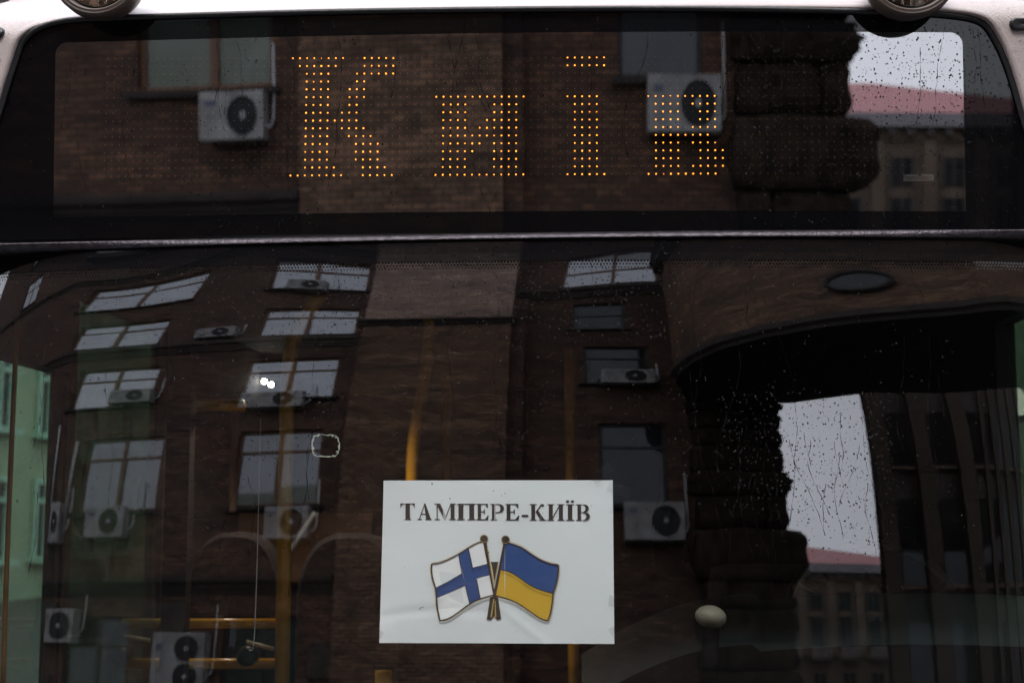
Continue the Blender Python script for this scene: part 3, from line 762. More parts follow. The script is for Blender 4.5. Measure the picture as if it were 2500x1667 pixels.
MB().grid(rings).build('front_cap', 'white_paint', bus, True)
# oval side markers
for px_, py_ in ((-12, 86), (2489, 68)):
    c = at(px_, py_, .13); c.y = yb(c.x, c.z)
    mk = MB(); rr = []
    for j in range(24):
        a = 2*math.pi*j/24; hx = .012 if math.cos(a) > 0 else -.012
        rr.append((math.cos(a)*.011+hx, math.sin(a)*.011))
    mk.grid([[(c.x+u*k_, yb(c.x+u*k_, c.z+v*k_)-h_, c.z+v*k_) for u, v in rr+[rr[0]]] for k_, h_ in ((1.12, -.002), (1.05, .006), (.8, .007), (.05, .003))])
    o = mk.build('side_marker', 'black_plastic', bus, True)
# spotlights on the roof edge
def spot(px_, py_):
    c = at(px_, py_, .045); s_ = empty('spotlight', c, bus); ax = Vector((0.0, -1, -.02))
    r = .0905
    MB().lathe(c, ax, [(.03, -.10), (.06, -.085), (.082, -.05), (.09, -.02), (r, 0), (r, .006), (r-.004, .010), (r-.006, .0105), (r-.008, .008), (r-.011, .011), (r-.0145, .009), (r-.0165, .003)], 64).build('housing', 'lamp_rim', s_, True)
    MB().lathe(c, ax, [(r-.0165, .003), (r-.019, -.004), (r-.021, .000)], 64).build('seal', 'black_rubber', s_, True)
    MB().lathe(c, ax, [(r-.020, -.001), (r-.04, .004), (.03, .008), (.0005, .009)], 64).build('lens', 'lens_glass', s_, True)
    MB().lathe(c, ax, [(r-.021, -.006), (r-.035, -.03), (.04, -.055), (.012, -.066), (.0005, -.066)], 48).build('reflector', 'chrome', s_, True)
    MB().lathe(c, ax, [(.010, -.06), (.010, -.03), (.006, -.02), (.0005, -.018)], 16).build('bulb', 'cream_plastic', s_, True)
    rib = MB()
    for k in range(-4, 5):
        x = k*.016; hh = math.sqrt(max(0, .066**2-x*x)); rib.tube([c+Vector((x, .004, -hh)), c+Vector((x, .002, hh))], .0016, 6)
    rib.build('lens_ribs', 'lens_glass', s_, True)
    MB().box(c.x-.02, c.x+.02, c.y+.06, c.y+.3, c.z-.02, c.z+.012).build('bracket', 'black_plastic', s_)
spot(239, -67); spot(2223, -70)

# shell of the bus behind its face: sides, roof, floor, lower front, wheels
yL0 = .16
def side(x, s_, holes):
    b = MB(); ys_ = sorted({yL0, 11.0, *[h[0] for h in holes], *[h[1] for h in holes]}); zs_ = sorted({.35, 2.95, *[h[2] for h in holes], *[h[3] for h in holes]})
    for i in range(len(ys_)-1):
        for j in range(len(zs_)-1):
            cy_, cz_ = (ys_[i]+ys_[i+1])/2, (zs_[j]+zs_[j+1])/2
            if any(h[0] < cy_ < h[1] and h[2] < cz_ < h[3] for h in holes): continue
            b.box(x-.025, x+.025, ys_[i], ys_[i+1], zs_[j], zs_[j+1])
    return b
doorL = [(.56, 1.04, .40, 2.12), (1.10, 1.90, .40, 2.34)]
winL = []
winR = [(.80, 1.16, 1.1, 2.25)]
side(-1.23, 1, doorL+winL).build('side_wall', 'interior_dark', bus); side(1.23, 1, winR).build('side_wall', 'interior_dark', bus)
for s_, hh in ((-1, doorL+winL), (1, winR)):
    for i, h in enumerate(hh):
        MB().quad((s_*1.232, h[0], h[2]), (s_*1.232, h[1], h[2]), (s_*1.232, h[1], h[3]), (s_*1.232, h[0], h[3])).build('door_pane' if s_ < 0 and i < 2 else 'side_window', 'driver_glass' if s_ > 0 else 'door_glass' if i == 0 else 'door_glass_dark', bus)
MB().box(-1.19, 1.19, .16, .9, 2.295, 2.305).build('header_panel', 'interior_dark', bus)
MB().box(-1.2, 1.2, yL0+.1, 11, 2.42+.0, 2.46).build('ceiling', 'interior_dark', bus)
MB().box(-1.24, 1.24, .62, 11, 2.955, 3.05).build('roof', 'white_paint', bus)
MB().box(-1.255, 1.255, -.0, 11, .30, .345).build('floor', 'interior_grey', bus)
MB().box(-1.255, 1.255, 11.0, 11.06, .30, 3.0).build('rear_wall', 'interior_dark', bus)
MB().grid([[(x, yw(x, 1.34)+dy, z) for x in xs[::4]] for z, dy in ((1.345, -.004), (1.33, -.016), (1.2, -.022), (.8, -.02), (.45, .0), (.32, .06))]).build('lower_front', 'white_paint', bus, True)
for x_ in (-1.12, 1.12):
    for y_ in (2.4, 8.4):
        MB().lathe((x_, y_, .48), (1, 0, 0), [(.22, -.14), (.45, -.13), (.48, -.08), (.48, .08), (.45, .13), (.22, .14)], 28).build('wheel', 'black_rubber', bus, True)

# --- inside: rails
def rail(pts, r, name='handrail'):
    return MB().tube(pts, r, 14).build(name, 'rail_yellow', bus, True)
def path(px, Y): 
    p_ = [at(a, b, Y) for a, b in px]
    out_ = [p_[0]]
    for i in range(len(p_)-1):
        for k in range(1, 5): out_.append(p_[i].lerp(p_[i+1], k/4))
    q_ = [tuple(v) for v in out_]
    for _ in range(6): q_ = [q_[0]]+[tuple((Vector(q_[i-1])+Vector(q_[i])*2+Vector(q_[i+1]))/4) for i in range(1, len(q_)-1)]+[q_[-1]]
    return q_
rail(path([(688, 1720), (692, 1400), (701, 900), (712, 830), (745, 765), (795, 705)], 1.35), .0205)
rail([at(478, 990, 1.37), at(596, 990, 1.37)], .0165)
rail([at(300, 1521, 1.37), at(688, 1521, 1.37)], .0135); rail([at(300, 1619, 1.37), at(688, 1619, 1.37)], .0145)
rail(path([(1004, 1420), (1005, 1130), (1012, 1040), (1036, 940), (1047, 860), (1049, 735)], 2.2), .0205)
rail(path([(1390, 852), (1394, 1170), (1402, 1740)], 2.2), .0175)
rail(path([(936, 1636), (934, 1790)], 1.1), .0215)
rail(path([(1092, 905), (1092, 1400)], 4.2), .02)
MB().tube(path([(42, 780), (18, 1300), (6, 1720)], .55), .006, 8).build('door_edge', 'rail_brown', bus, True)
# seats
def seat(px0, px1, top, Y):
    c = at((px0+px1)/2, top, Y); w = (at(px1, top, Y).x-at(px0, top, Y).x)/2; s_ = empty('seat', (c.x, Y, .35), bus)
    b = MB(); pr = []
    for k in range(19):
        a = math.pi*k/18; pr.append((c.x-w*math.copysign(abs(math.cos(a))**.75, math.cos(a)), c.z-.26+.26*math.sin(a)**.8))
    pr = [(c.x-w, c.z-.62)]+pr+[(c.x+w, c.z-.62)]
    fr_ = [(x, Y+.02, z) for x, z in pr]; bk = [(x, Y+.1, z) for x, z in pr]
    mid = [(c.x+(x-c.x)*.93, Y, c.z-.3+(z-c.z+.3)*.95) for x, z in pr]
    b.grid([mid, fr_, bk]); b.poly(mid); b.poly(bk); b.build('backrest', 'seat_fabric', s_, True)
    MB().bbox(c.x-w, c.x+w, Y+.05, Y+.5, c.z-.72, c.z-.60, .03).build('cushion', 'seat_fabric', s_)
    MB().box(c.x-.05, c.x+.05, Y+.2, Y+.3, .35, c.z-.72).build('pedestal', 'interior_grey', s_)
seat(452, 690, 1298, 1.75); seat(722, 985, 1300, 1.75); seat(1010, 1250, 1330, 3.0)
# rear panels, post and partitions
def card(a, b, Y, name, mat, d=.03, parent=bus):
    p0, p1 = at(a[0], b[1], Y), at(b[0], a[1], Y); return MB().box(p0.x, p1.x, Y, Y+d, p0.z, p1.z).build(name, mat, parent)
card((472, 1252), (905, 1420), 2.9, 'bulkhead', 'interior_orange')
card((492, 1010), (578, 1248), 2.75, 'window_post', 'interior_beige')
card((384, 690), (474, 1790), 1.2, 'door_post', 'interior_dark', .05)
p = [at(128, 760, 1.06), at(378, 742, 1.06), at(380, 1760, 1.06), at(96, 1760, 1.06)]
rp = [(p[0].x, 1.06, p[0].z), (p[1].x-.03, 1.06, p[1].z), (p[1].x-.009, 1.06, p[1].z-.008), (p[1].x, 1.06, p[1].z-.03), (p[2].x, 1.06, p[2].z), (p[3].x, 1.06, p[3].z)]
pt_ = MB().poly(rp).build('partition_pane', 'partition_glass', bus)
t0 = at(342, 1254, 1.055); text('lettering', 'NYSS', (t0.x, 1.054, t0.z), .021, 'label_ink', pt_)
card((118, 700), (140, 1760), 1.0, 'door_post', 'interior_dark', .03)
MB().tube(path([(770, 1250), (742, 1290), (722, 1325), (690, 1372)], 2.3), .009, 10).build('grab_handle', 'ac_hub', bus, True)
card((516, 1257), (536, 1300), 2.85, 'notice_plate', 'cream_plastic', .01)
MB().tube(path([(636, 1020), (630, 1300), (622, 1570), (616, 1590), (608, 1585)], .5), .0009, 6).build('cable', 'ac_hub', bus, True)
for a, b in (((602, 1566), (668, 1584)), ((303, 1553), (366, 1563))):
    p0, p1 = at(a[0], a[1], 1.45), at(b[0], b[1], 1.45); MB().tube([p0, p1], .006, 8).build('glint_bar', 'cream_plastic', bus, True)  # pale bars stand in for slanted streaks of reflected light
for a in (285, 596):
    c = at(a+8, 1600, 1.33); MB().lathe(c, (0, -1, 0), [(.024, -.05), (.028, 0), (.026, .02), (.01, .03), (.0005, .03)], 20).build('rail_clamp', 'black_plastic', bus, True)
# lit ceiling lamps
lm = empty('ceiling_lamp', at(643, 936, 3.2), bus)
emis('lamp_glow', (1, .9, .74), 26.0)
for a, b in ((620, 942), (645, 931), (662, 939)):
    c = at(a, b, 3.2); MB().lathe(c, (0, -1, 0), [(.0095, 0), (.007, .004), (.0005, .005)], 16).build('bulb', 'lamp_glow', lm, True)
pl_ = bpy.data.lights.new('rail_fill_light', 'SPOT'); pl_.energy = 6.5; pl_.spot_size = R(155); pl_.spot_blend = .5; pl_.color = (1, .86, .70); pl_.shadow_soft_size = .05  # added fill spot, set forward of the bulbs to brighten rails and bulkhead
po_ = bpy.data.objects.new('rail_fill_light', pl_); COL.objects.link(po_); po_.location = at(700, 900, 1.75); po_.parent = lm; po_.matrix_parent_inverse = lm.matrix_world.inverted()
c = at(643, 925, 3.22); MB().box(c.x-.12, c.x+.12, 3.2, 3.3, c.z, c.z+.02).build('base', 'interior_dark', lm)
# driver's place
def dash_rows(prof):
    out_ = []
    for Y, top in prof:
        r_ = []
        for k in range(61):
            px_ = 1420+k*1250/60; e = max(0, (1850-px_)/430.0); r_.append(tuple(at(px_, top+150*e*e+18*((px_-2250)/400)**2*(px_ > 1850), Y)))
        out_.append(r_)
    return out_
MB().grid(dash_rows(((.58, 1572), (.61, 1560), (.66, 1545), (.74, 1520), (.84, 1490), (.94, 1466), (1.03, 1452), (1.1, 1447), (1.16, 1454), (1.2, 1500), (1.2, 1800)))).build('dashboard', 'dash_plastic', bus, True)
MB().grid(dash_rows(((.58, 1573), (.57, 1585), (.57, 1850)))).build('dashboard_front', 'dash_black', bus, True)
c = at(2140, 1520, 1.2); sw = empty('steering_wheel', c, bus)
ring = []
for k in range(49):
    a = 2*math.pi*k/48; ring.append((c.x+.225*math.cos(a), c.y+.17*math.sin(a)*.62, c.z+.20*math.sin(a)))
MB().tube(ring, .014, 10, cap=False).build('rim', 'black_plastic', sw, True)
MB().tube([ring[4], tuple(c), ring[20]], .012, 8).build('spoke', 'black_plastic', sw, True)
MB().lathe(c, (0, -.75, .66), [(.06, -.02), (.06, .02), (.0005, .03)], 24).build('hub', 'black_plastic', sw, True)
c = at(1735, 1505, .27); kn = empty('lever', c, bus)
kb = MB(); prr = [(.031*math.sin(math.pi*k/14), -.0225*math.cos(math.pi*k/14)) for k in range(15)]
kb.lathe(c, (.16, 0, 1), [(max(r_, .0003), h_) for r_, h_ in prr], 28); kb.build('knob', 'knob_plastic', kn, True)
MB().tube([c+Vector((0, .004, -.02)), c+Vector((-.006, .02, -.2))], .017, 12).build('stalk', 'dash_black', kn, True)
mc = at(2468, 978, 1.3); mr_ = empty('side_mirror', mc, bus)
mp_ = []
for k in range(28):
    a = 2*math.pi*k/28; mp_.append((math.copysign(abs(math.cos(a))**.6, math.cos(a))*.042, math.copysign(abs(math.sin(a))**.6, math.sin(a))*.042))
MB().poly([(mc.x+u, mc.y+v*.75, mc.z+v) for u, v in mp_]).build('mirror_glass', 'chrome', mr_, fix=False)
MB().grid([[(mc.x+u*k_, mc.y+v*.75*k_+d_, mc.z+v*k_-d_*.6) for u, v in mp_+[mp_[0]]] for k_, d_ in ((1.0, .002), (1.08, .004), (1.05, .03), (.5, .05), (.02, .055))]).build('housing', 'black_plastic', mr_, True)
MB().tube([mc+Vector((0, .04, -.02)), mc+Vector((.02, .05, -.5))], .008, 8).build('arm', 'black_plastic', mr_)
# driver's seat and red box at the side
dsx = at(2330, 1150, 1.9)
for (a, b, nm, mt) in (((2305, 895), (2318, 1105), 'box_frame', 'dark_red'), ((2362, 895), (2375, 1105), 'box_frame', 'dark_red'), ((2320, 1095), (2360, 1107), 'box_frame', 'dark_red')):
    card(a, b, 2.2, nm, mt, .03)
ds = empty('driver_seat', (.72, 1.5, .35), bus)
MB().bbox(.48, .98, 1.45, 1.58, .9, 1.62, .05).build('backrest', 'seat_fabric', ds, True); MB().bbox(.47, .99, 1.05, 1.5, .78, .92, .05).build('cushion', 'seat_fabric', ds, True)
MB().box(.62, .84, 1.15, 1.4, .35, .78).build('pedestal', 'interior_grey', ds)

# ------------------------------------------------------------------ paper notice taped inside the windscreen
def paper_pt(u, v, lift=0.0):
    """u across 0..1, v down 0..1 of the sheet"""
    x = PX0+(PX1-PX0)*u; z = PZ1+(PZ0-PZ1)*v
    w = .0012*math.sin(5.1*u+1.3)*math.sin(4.3*v+.5)+\
        -.0012*math.exp(-((u-.62-.9*(v-.9))**2)/.0004)*max(0, min(1, (v-.74)/.1))+.0013*math.exp(-((v-.80-.5*(u-.3)**2)**2)/.0006)*max(0, min(1, (.6-u)/.2))\
        -.0035*max(0, (.08-u)/.08)*max(0, (v-.75)/.25)-.003*max(0, (u-.93)/.07)*max(0, (v-.5)/.5)+.0012*math.sin(9*u+4*v)
    return Vector((x, yw(x, z)+.0085+w-lift, z))
a_, b_ = on(931, 1369, yw, .006), on(1498, 1371, yw, .006)
PX0, PX1 = a_.x, b_.x; PZ1, PZ0 = on(1215, 1172, yw, .006).z, on(1215, 1570, yw, .006).z
note = tag(empty('paper_notice', (0, .01, PZ0)), 'white paper notice with black lettering and two crossed flags inside the windscreen', 'notice')
MB().grid([[paper_pt(i/70, j/50) for i in range(71)] for j in range(51)]).build('sheet', 'paper_white', note, True)
def uv(x, y):                                     # layout units of the printed sheet
    v = (y-112)/1421.0; xl_ = 132-40*v; xr_ = 2125+10*v
    return (x-xl_)/(xr_-xl_), v-.002*0
def prn(polys, name, mat, parent, lift=.0008):
    b = MB()
    for i, pg in enumerate(polys):
        b.poly([paper_pt(*uv(x, y), lift+.00004*i) for x, y in pg])
    return b.build(name, mat, parent, fix=False)
def ribbon(pts, w):
    out_ = []
    for i in range(len(pts)-1):
        a, c = Vector(pts[i]), Vector(pts[i+1]); t = c-a
        if t.length < 1e-6: continue
        n = Vector((-t.y, t.x)).normalized()*w/2; e = t.normalized()*w*.3
        out_.append([tuple(a-e+n), tuple(c+e+n), tuple(c+e-n), tuple(a-e-n)])
    return out_
def sm(pts, n=2): return chaikin([tuple(p_) for p_ in pts], n)
# bold serif capitals, each from its strokes; box (x0, x1), cap height 0..1 downwards
def L_rect(a, b, c, d): return [(a, c), (b, c), (b, d), (a, d)]
SER = .055
def stem(x0, x1, s_=.05): return [L_rect(x0, x1, 0, 1), L_rect(x0-s_, x1+s_, 0, SER), L_rect(x0-s_, x1+s_, 1-SER, 1)]
def bowl(x0, x1, y0, y1, tk, th):
    out_ = []; cy_ = (y0+y1)/2; n = 12; w = x1-x0
    for k in range(n):
        a0, a1 = -math.pi/2+math.pi*k/n, -math.pi/2+math.pi*(k+1)/n
        o_ = lambda a: (x0+w*max(0, math.cos(a))**.8, cy_+(y1-y0)/2*math.sin(a))
        i_ = lambda a: (x0+(w-tk)*max(0, math.cos(a))**.8, cy_+((y1-y0)/2-th)*math.sin(a))
        out_.append([o_(a0), o_(a1), i_(a1), i_(a0)])
    return out_
LET = {
 'Т': stem(.355, .665, .12)[0:1]+[L_rect(0, 1, 0, .06), [(0, 0), (.05, 0), (.035, .28), (0, .28)], [(1, 0), (.95, 0), (.965, .28), (1, .28)], L_rect(.27, .75, .945, 1), [(.05, .05), (.16, .05), (.045, .2)], [(.95, .05), (.84, .05), (.955, .2)]],
 'А': [[(.46, 0), (.57, 0), (.96, .95), (.62, .95)], [(.50, 0), (.54, .06), (.16, .97), (.10, .97)], L_rect(.24, .70, .62, .68), L_rect(0, .30, .945, 1), L_rect(.56, 1, .945, 1)],
 'М': [[(.10, .02), (.15, .02), (.15, 1), (.10, 1)], L_rect(0, .27, 0, SER), [(.08, 0), (.27, 0), (.53, .75), (.47, 1)], [(.76, 0), (.80, 0), (.50, 1), (.46, .98)], L_rect(.76, .94, 0, 1), L_rect(.74, 1, 0, SER), L_rect(0, .25, .945, 1), L_rect(.68, 1, .945, 1)],
 'П': [L_rect(.08, .34, 0, 1), L_rect(.66, .92, 0, 1), L_rect(0, 1, 0, .07), L_rect(0, .42, .945, 1), L_rect(.58, 1, .945, 1)],
 'Е': [L_rect(.10, .37, 0, 1), L_rect(0, .93, 0, .06), [(.93, 0), (.93, .27), (.88, .27), (.72, .06)], L_rect(.37, .68, .46, .52), [(.68, .33), (.68, .65), (.63, .65), (.55, .49), (.63, .33)], L_rect(0, .96, .94, 1), [(1, .70), (.94, 1), (.70, .95), (.94, .70)]],
 'Р': [L_rect(.10, .37, 0, 1), L_rect(0, .55, 0, SER), L_rect(0, .48, .945, 1), L_rect(.37, .55, .50, .56)]+bowl(.52, 1.0, 0, .56, .27, .055),
 '-': [L_rect(0, 1, .66, .80)],
 'К': [L_rect(.09, .33, 0, 1), L_rect(0, .42, 0, SER), L_rect(0, .42, .945, 1), [(.33, .50), (.62, .12), (.70, .15), (.42, .53)], [(.36, .50), (.52, .40), (.92, .96), (.66, .96)], L_rect(.58, 1, .945, 1), [(.60, .16), (.66, .01), (.86, .0), (.90, .12), (.80, .17), (.70, .13)]],
 'И': [L_rect(.08, .32, 0, 1), L_rect(.68, .92, 0, 1), [(.68, .10), (.68, .24), (.32, .90), (.32, .76)], L_rect(0, .40, 0, SER), L_rect(.60, 1, 0, SER), L_rect(0, .40, .945, 1), L_rect(.60, 1, .945, 1)],
 'Ї': [L_rect(.28, .72, 0, 1), L_rect(.10, .90, 0, SER), L_rect(.10, .90, .945, 1)]+[[(cx_+.17*math.cos(k*.5236), -.17+.075*math.sin(k*.5236)) for k in range(12)] for cx_ in (.26, .74)],
 'В': [L_rect(.10, .36, 0, 1), L_rect(0, .5, 0, SER), L_rect(0, .5, .945, 1), L_rect(.36, .55, .455, .51)]+bowl(.48, .92, 0, .505, .25, .055)+bowl(.48, 1.0, .46, 1, .27, .055)}
WORD = [('Т', 278, 405), ('А', 428, 552), ('М', 578, 765), ('П', 775, 938), ('Е', 946, 1052), ('Р', 1068, 1185), ('Е', 1195, 1318), ('-', 1338, 1395), ('К', 1408, 1548), ('И', 1560, 1706), ('Ї', 1712, 1800), ('В', 1808, 1928)]
for ch, x0, x1 in WORD:
    y0 = 316+(x0-278)*.006; y1 = y0+145
    prn([[(x0+(x1-x0)*u_, y0+(y1-y0)*v_) for u_, v_ in pg] for pg in LET[ch]], 'printed_letter', 'ink_black', note)
# Finnish flag
ff = empty('printed_flag', paper_pt(.4, .6), note); ff['label'] = 'printed white flag with blue cross'
FT = sm([(1000, 655), (950, 668), (880, 705), (790, 765), (700, 812), (620, 842), (555, 850)]); FL = sm([(555, 850), (550, 900), (562, 985), (590, 1060), (596, 1140), (600, 1230), (625, 1340)])
FB = sm([(625, 1340), (700, 1325), (790, 1265), (880, 1195), (970, 1150), (1085, 1120)])
outl = FT+FL[1:]+FB[1:]
prn([outl], 'field', 'ink_white', ff, .0007)
vl = [(790, 765), (808, 850), (825, 930), (850, 1050), (880, 1192)]; vr = [(875, 710), (893, 800), (912, 882), (945, 1000), (975, 1150)]
prn([vl+vr[::-1], [(590, 1060), (700, 1003), (822, 932), (848, 1035), (700, 1098), (597, 1142)], [(912, 885), (975, 868), (1042, 850), (1060, 945), (1000, 955), (938, 975)]], 'cross', 'ink_blue', ff, .0009)
prn(ribbon(FT, 10)+ribbon(FL, 13)+ribbon(FB, 12)+ribbon([(590, 1058), (700, 1003), (820, 932), (790, 768)], 8)+ribbon([(848, 1035), (866, 1115), (886, 1192)], 7)+ribbon([(875, 712), (911, 884), (975, 868), (1040, 850)], 8)+ribbon([(945, 978), (960, 1060), (977, 1150)], 7)+ribbon([(945, 978), (1000, 958), (1055, 945)], 4)+ribbon([(597, 1145), (700, 1101), (830, 1038)], 4), 'outline', 'gaffer_ink', ff, .0011)
prn(ribbon(sm([(1003, 645), (948, 660), (876, 697), (786, 757), (697, 804), (618, 833), (546, 842), (541, 905), (553, 990), (581, 1064), (586, 1140), (591, 1232), (618, 1348), (704, 1334), (796, 1274), (886, 1204), (974, 1159), (1085, 1130)]), 4.5), 'trim', 'ink_gold', ff, .0011)
# Ukrainian flag
uf = empty('printed_flag', paper_pt(.6, .6), note); uf['label'] = 'printed flag with blue band over yellow band'
UT = sm([(1195, 660), (1260, 676), (1340, 706), (1420, 765), (1500, 815), (1580, 845), (1652, 856)]); UR1 = sm([(1652, 856), (1655, 900), (1640, 1000), (1606, 1103)]); UR2 = sm([(1606, 1103), (1600, 1180), (1585, 1270), (1560, 1337)])
UB = sm([(1560, 1337), (1500, 1322), (1420, 1268), (1340, 1212), (1250, 1160), (1100, 1120)]); UM = sm([(1150, 897), (1230, 915), (1300, 955), (1400, 1030), (1500, 1075), (1606, 1103)])
prn([UT+UR1[1:]+UM[::-1][1:]], 'band', 'ink_blue', uf, .0008); prn([UM+UR2[1:]+UB[1:]], 'band', 'ink_yellow', uf, .0008)
prn(ribbon(UT, 11)+ribbon(UR1, 11)+ribbon(UR2, 11)+ribbon(UB, 11)+ribbon(UM, 9), 'outline', 'gaffer_ink', uf, .0011)
prn(ribbon(sm([(1200, 648), (1264, 664), (1345, 695), (1426, 755), (1504, 805), (1584, 835), (1663, 848), (1666, 905), (1650, 1003), (1616, 1104), (1610, 1185), (1595, 1275), (1570, 1348), (1496, 1331), (1414, 1277), (1334, 1221), (1246, 1169), (1110, 1130)]), 4.5), 'trim', 'ink_gold', uf, .0011)
# crossed staffs
st = empty('printed_staffs', paper_pt(.5, .6), note); st['label'] = 'printed dark brown and gold crossed flag staffs'
circ = lambda x, y, r: [(x+r*math.cos(k*.3927), y+r*math.sin(k*.3927)) for k in range(16)]
prn([[(1000, 650), (1032, 650), (1108, 1110), (1090, 1130)], [(1180, 655), (1203, 655), (1112, 1120), (1086, 1130)], [(1068, 830), (1135, 830), (1100, 1010)], [(1060, 1140), (1095, 1120), (1062, 1330), (1030, 1330)], [(1095, 1120), (1130, 1140), (1156, 1325), (1118, 1330)], [(1078, 1128), (1116, 1128), (1152, 1326), (1122, 1334), (1095, 1300), (1066, 1334), (1034, 1328)], circ(1010, 630, 37), circ(1197, 636, 37)], 'staff', 'gaffer_ink', st, .0013)
prn([[(1035, 700), (1042, 700), (1098, 1060), (1090, 1060)], [(1128, 840), (1134, 840), (1102, 1020), (1097, 1010)], [(1072, 850), (1078, 850), (1098, 990), (1094, 990)], [(1090, 1150), (1098, 1150), (1076, 1310), (1062, 1310)], [(1102, 1170), (1108, 1170), (1114, 1315), (1100, 1315)]]+ribbon(circ(1010, 630, 33)+[circ(1010, 630, 33)[0]], 4)+ribbon(circ(1197, 636, 33)+[circ(1197, 636, 33)[0]], 4), 'gilding', 'ink_gold', st, .0015)
prn(ribbon(sm([(442, 1243), (455, 1228), (485, 1222)]), 4), 'stray_mark', 'gaffer_ink', note, .0011)
# clear tape at the corners
for cx_, cy_, an in ((905, 1185, .8), (1470, 1155, -.7), (1512, 1195, .3), (905, 1540, .5), (1515, 1530, -.6), (1515, 1468, .1)):
    b = MB(); g_ = []
    for j in range(3):
        row = []
        for i in range(7):
            u_, v_ = (i/6-.5)*58, (j/2-.5)*26
            p_ = on(cx_+u_*math.cos(an)-v_*math.sin(an), cy_+u_*math.sin(an)+v_*math.cos(an), yw, .003); p_.y += random.uniform(-.0006, .0006); row.append(tuple(p_))
        g_.append(row)
    b.grid(g_).build('tape', 'tape_clear', note, True)
# torn rest of an old sticker
rs = []; inn_ = []
for k in range(64):
    a = 2*math.pi*k/64; c_, s_ = math.cos(a), math.sin(a)
    ux = 34*math.copysign(abs(c_)**.55, c_); uy = 28*math.copysign(abs(s_)**.55, s_)
    j_ = random.uniform(-1.5, 1.5); wd = random.choice([1.2, 1.6, 2, 2, 3.5, 5]) * (1.5 if abs(c_) > .8 else 1)
    rs.append(on(795+ux+j_, 1088+uy+j_, yw, .002)); inn_.append(on(795+(ux+j_)*(1-wd/34), 1088+(uy+j_)*(1-wd/28), yw, .002))
b = MB(); b.grid([[tuple(p_) for p_ in rs+[rs[0]]], [tuple(p_) for p_ in inn_+[inn_[0]]]])
tag(b.build('sticker_residue', 'residue', fix=False), 'torn pale outline of a peeled sticker on the windscreen above left of notice', 'sticker')

# ------------------------------------------------------------------ rain on the glass
def dome(mb, fn, x, z, rx, rz, h, n=8):
    k = len(mb.v); ph = random.uniform(0, 6); nz = (fn(x, z+.002)-fn(x, z-.002))/.004
    for hh, q_ in ((0, 1), (.62, .78), (.95, .32)):
        for j in range(n):
            a = 2*math.pi*j/n+ph; u_ = rx*q_*math.cos(a); v_ = rz*q_*math.sin(a)*(1.15 if math.sin(a) < 0 else .9)
            mb.v.append((x+u_, fn(x+u_, z+v_)-.0002-h*hh, z+v_))
    for i in range(2):
        for j in range(n): mb.f.append((k+i*n+j, k+i*n+(j+1) % n, k+(i+1)*n+(j+1) % n, k+(i+1)*n+j))
    mb.f.append(tuple(k+2*n+j for j in range(n)))
clus = [(random.uniform(-1, 1), random.uniform(1.3, 2.8), random.uniform(.04, .16)) for _ in range(70)]
def dens(x, z):
    return min(1, .12+.6*sum(math.exp(-((x-a)**2+(z-b)**2*.6)/(2*s_*s_)) for a, b, s_ in clus)*.5)
rnd = random.Random(3)
bs = MB(); cnt = 0
while cnt < 4600:
    x = rnd.uniform(-1.02, 1.0); z = rnd.uniform(2.305, 2.75)
    if z > ztop(x)-.012: continue
    w = .10
    if x > .36: w = .95*min(1, (x-.33)/.22)
    if -.66 < x < -.38: w = .4
    if z < 2.40 and x > .5: w *= .35
    if rnd.random() > w*(.5+dens(x, z)): continue
    r = .00055+.0015*rnd.random()**2.6
    dome(bs, ys, x, z, r*rnd.uniform(.8, 1.15), r*rnd.uniform(.9, 1.35), r*.8); cnt += 1
o = bs.build('raindrops', 'rain_water', None, True, False); tag(o, 'raindrops beaded on the destination pane, thickest at its upper right', 'rain', kind='stuff')
bw = MB(); cnt = 0
while cnt < 7600:
    x = rnd.uniform(-1.08, 1.06); z = rnd.uniform(1.5, 2.275)
    top_ = (z-1.5)/.77
    w = .15+.55*max(0, (z-2.05)/.22)
    if abs(x) < .45 and z > 2.08: w += .45
    if .38 < x < .70 and 1.68 < z < 2.0: w = .85
    if -.55 < x < -.3 and 1.85 < z < 2.0: w = .6
    if x > .32 and z > 1.98: w = .10 if z < 2.18 else .3
    if PX0-.02 < x < PX1+.02 and z < PZ1+.02: w = .02
    if z < 1.70+.06*math.sin(x*5): w *= .25
    if rnd.random() > w*(.35+dens(x, z)): continue
    r = .0005+.0011*rnd.random()**2.2
    dome(bw, yw, x, z, r*rnd.uniform(.8, 1.2), r*rnd.uniform(.9, 1.5), r*.8, 7); cnt += 1
o = bw.build('raindrops', 'rain_water', None, True, False); tag(o, 'raindrops beaded over the windscreen, thickest under the trim strip', 'rain', kind='stuff')
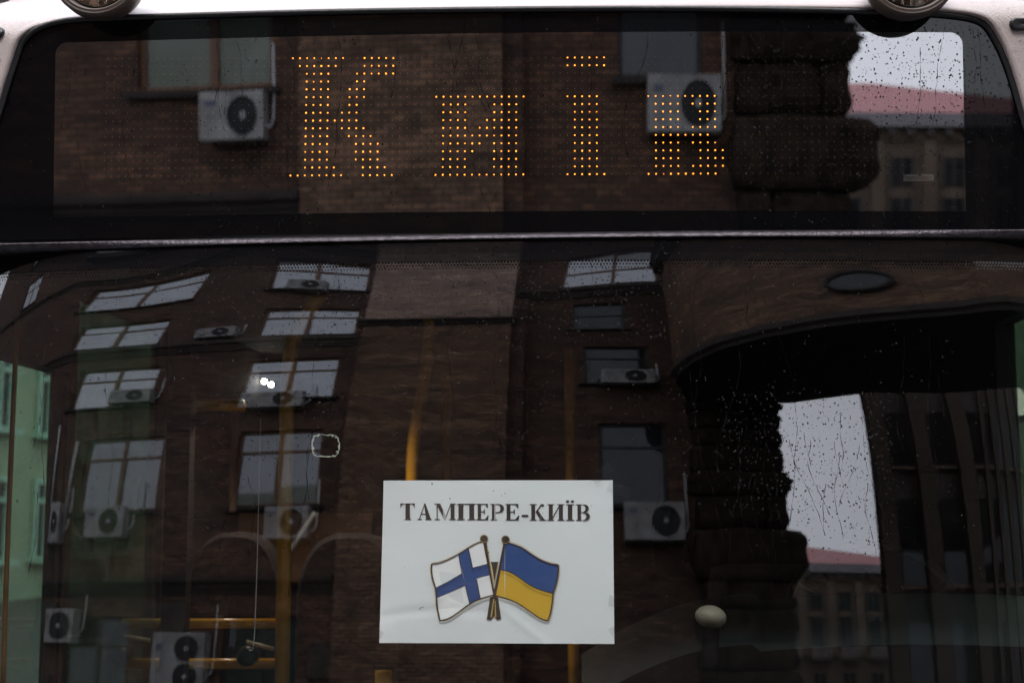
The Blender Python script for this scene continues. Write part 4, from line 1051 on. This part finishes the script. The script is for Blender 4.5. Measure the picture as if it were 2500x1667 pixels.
def streak(mb, fn, x, z0, z1, w):
    z = z0; pts = []; dx = 0
    while z > z1:
        dx += rnd.uniform(-.0016, .0016); dx *= .93; x += dx*.55; pts.append((x, z)); z -= .006
    if len(pts) < 3: return
    rows__ = [[], [], []]
    for i, (x_, z_) in enumerate(pts):
        ww = w*(.6+.4*math.sin(i*.9))*(1.5 if i > len(pts)-4 else 1)
        for q_, (u_, h_) in enumerate(((-1, 0), (0, .45), (1, 0))): rows__[q_].append((x_+u_*ww, fn(x_, z_)-.0002-ww*h_, z_))
    mb.grid(rows__)
b = MB()
for _ in range(30): x = rnd.uniform(-1, .95); z0 = min(ztop(x)-.015, 2.75)*1; z0 = rnd.uniform(2.45, z0) if rnd.random() < .6 else z0; streak(b, ys, x, z0, max(2.301, z0-rnd.uniform(.06, .42)), rnd.uniform(.0005, .0011))
o = b.build('rain_runs', 'rain_run', None, True, False); tag(o, 'thin wavering runs of rainwater down the destination pane', 'rain', kind='stuff')
b = MB()
for _ in range(48): x = rnd.uniform(-1, 1); z0 = rnd.uniform(1.75, 2.28); streak(b, yw, x, z0, max(1.5, z0-rnd.uniform(.05, .35)), rnd.uniform(.0005, .0010)) if not (PX0 < x < PX1 and z0 < PZ1+.2) else None
for _ in range(16): x = rnd.uniform(.44, .66); z0 = rnd.uniform(1.8, 1.95); streak(b, yw, x, z0, max(1.68, z0-rnd.uniform(.05, .18)), rnd.uniform(.0005, .0009))
o = b.build('rain_runs', 'rain_run', None, True, False); tag(o, 'thin wavering runs of rainwater down the windscreen', 'rain', kind='stuff')
b = MB(); cnt = 0
while cnt < 900:
    i = rnd.randrange(n_); p_ = outw(i, .012+.12*rnd.random()); 
    if p_.y > 2.83: continue
    r = .0006+.0013*rnd.random()**2.2; dome(b, lambda x, z: yb(x, z)-.0006, p_.x, p_.y, r, r*1.15, r*.55, 7); cnt += 1
o = b.build('raindrops', 'rain_on_paint', None, True, False); tag(o, 'clear raindrops on the white paint round the destination pane', 'rain', kind='stuff')
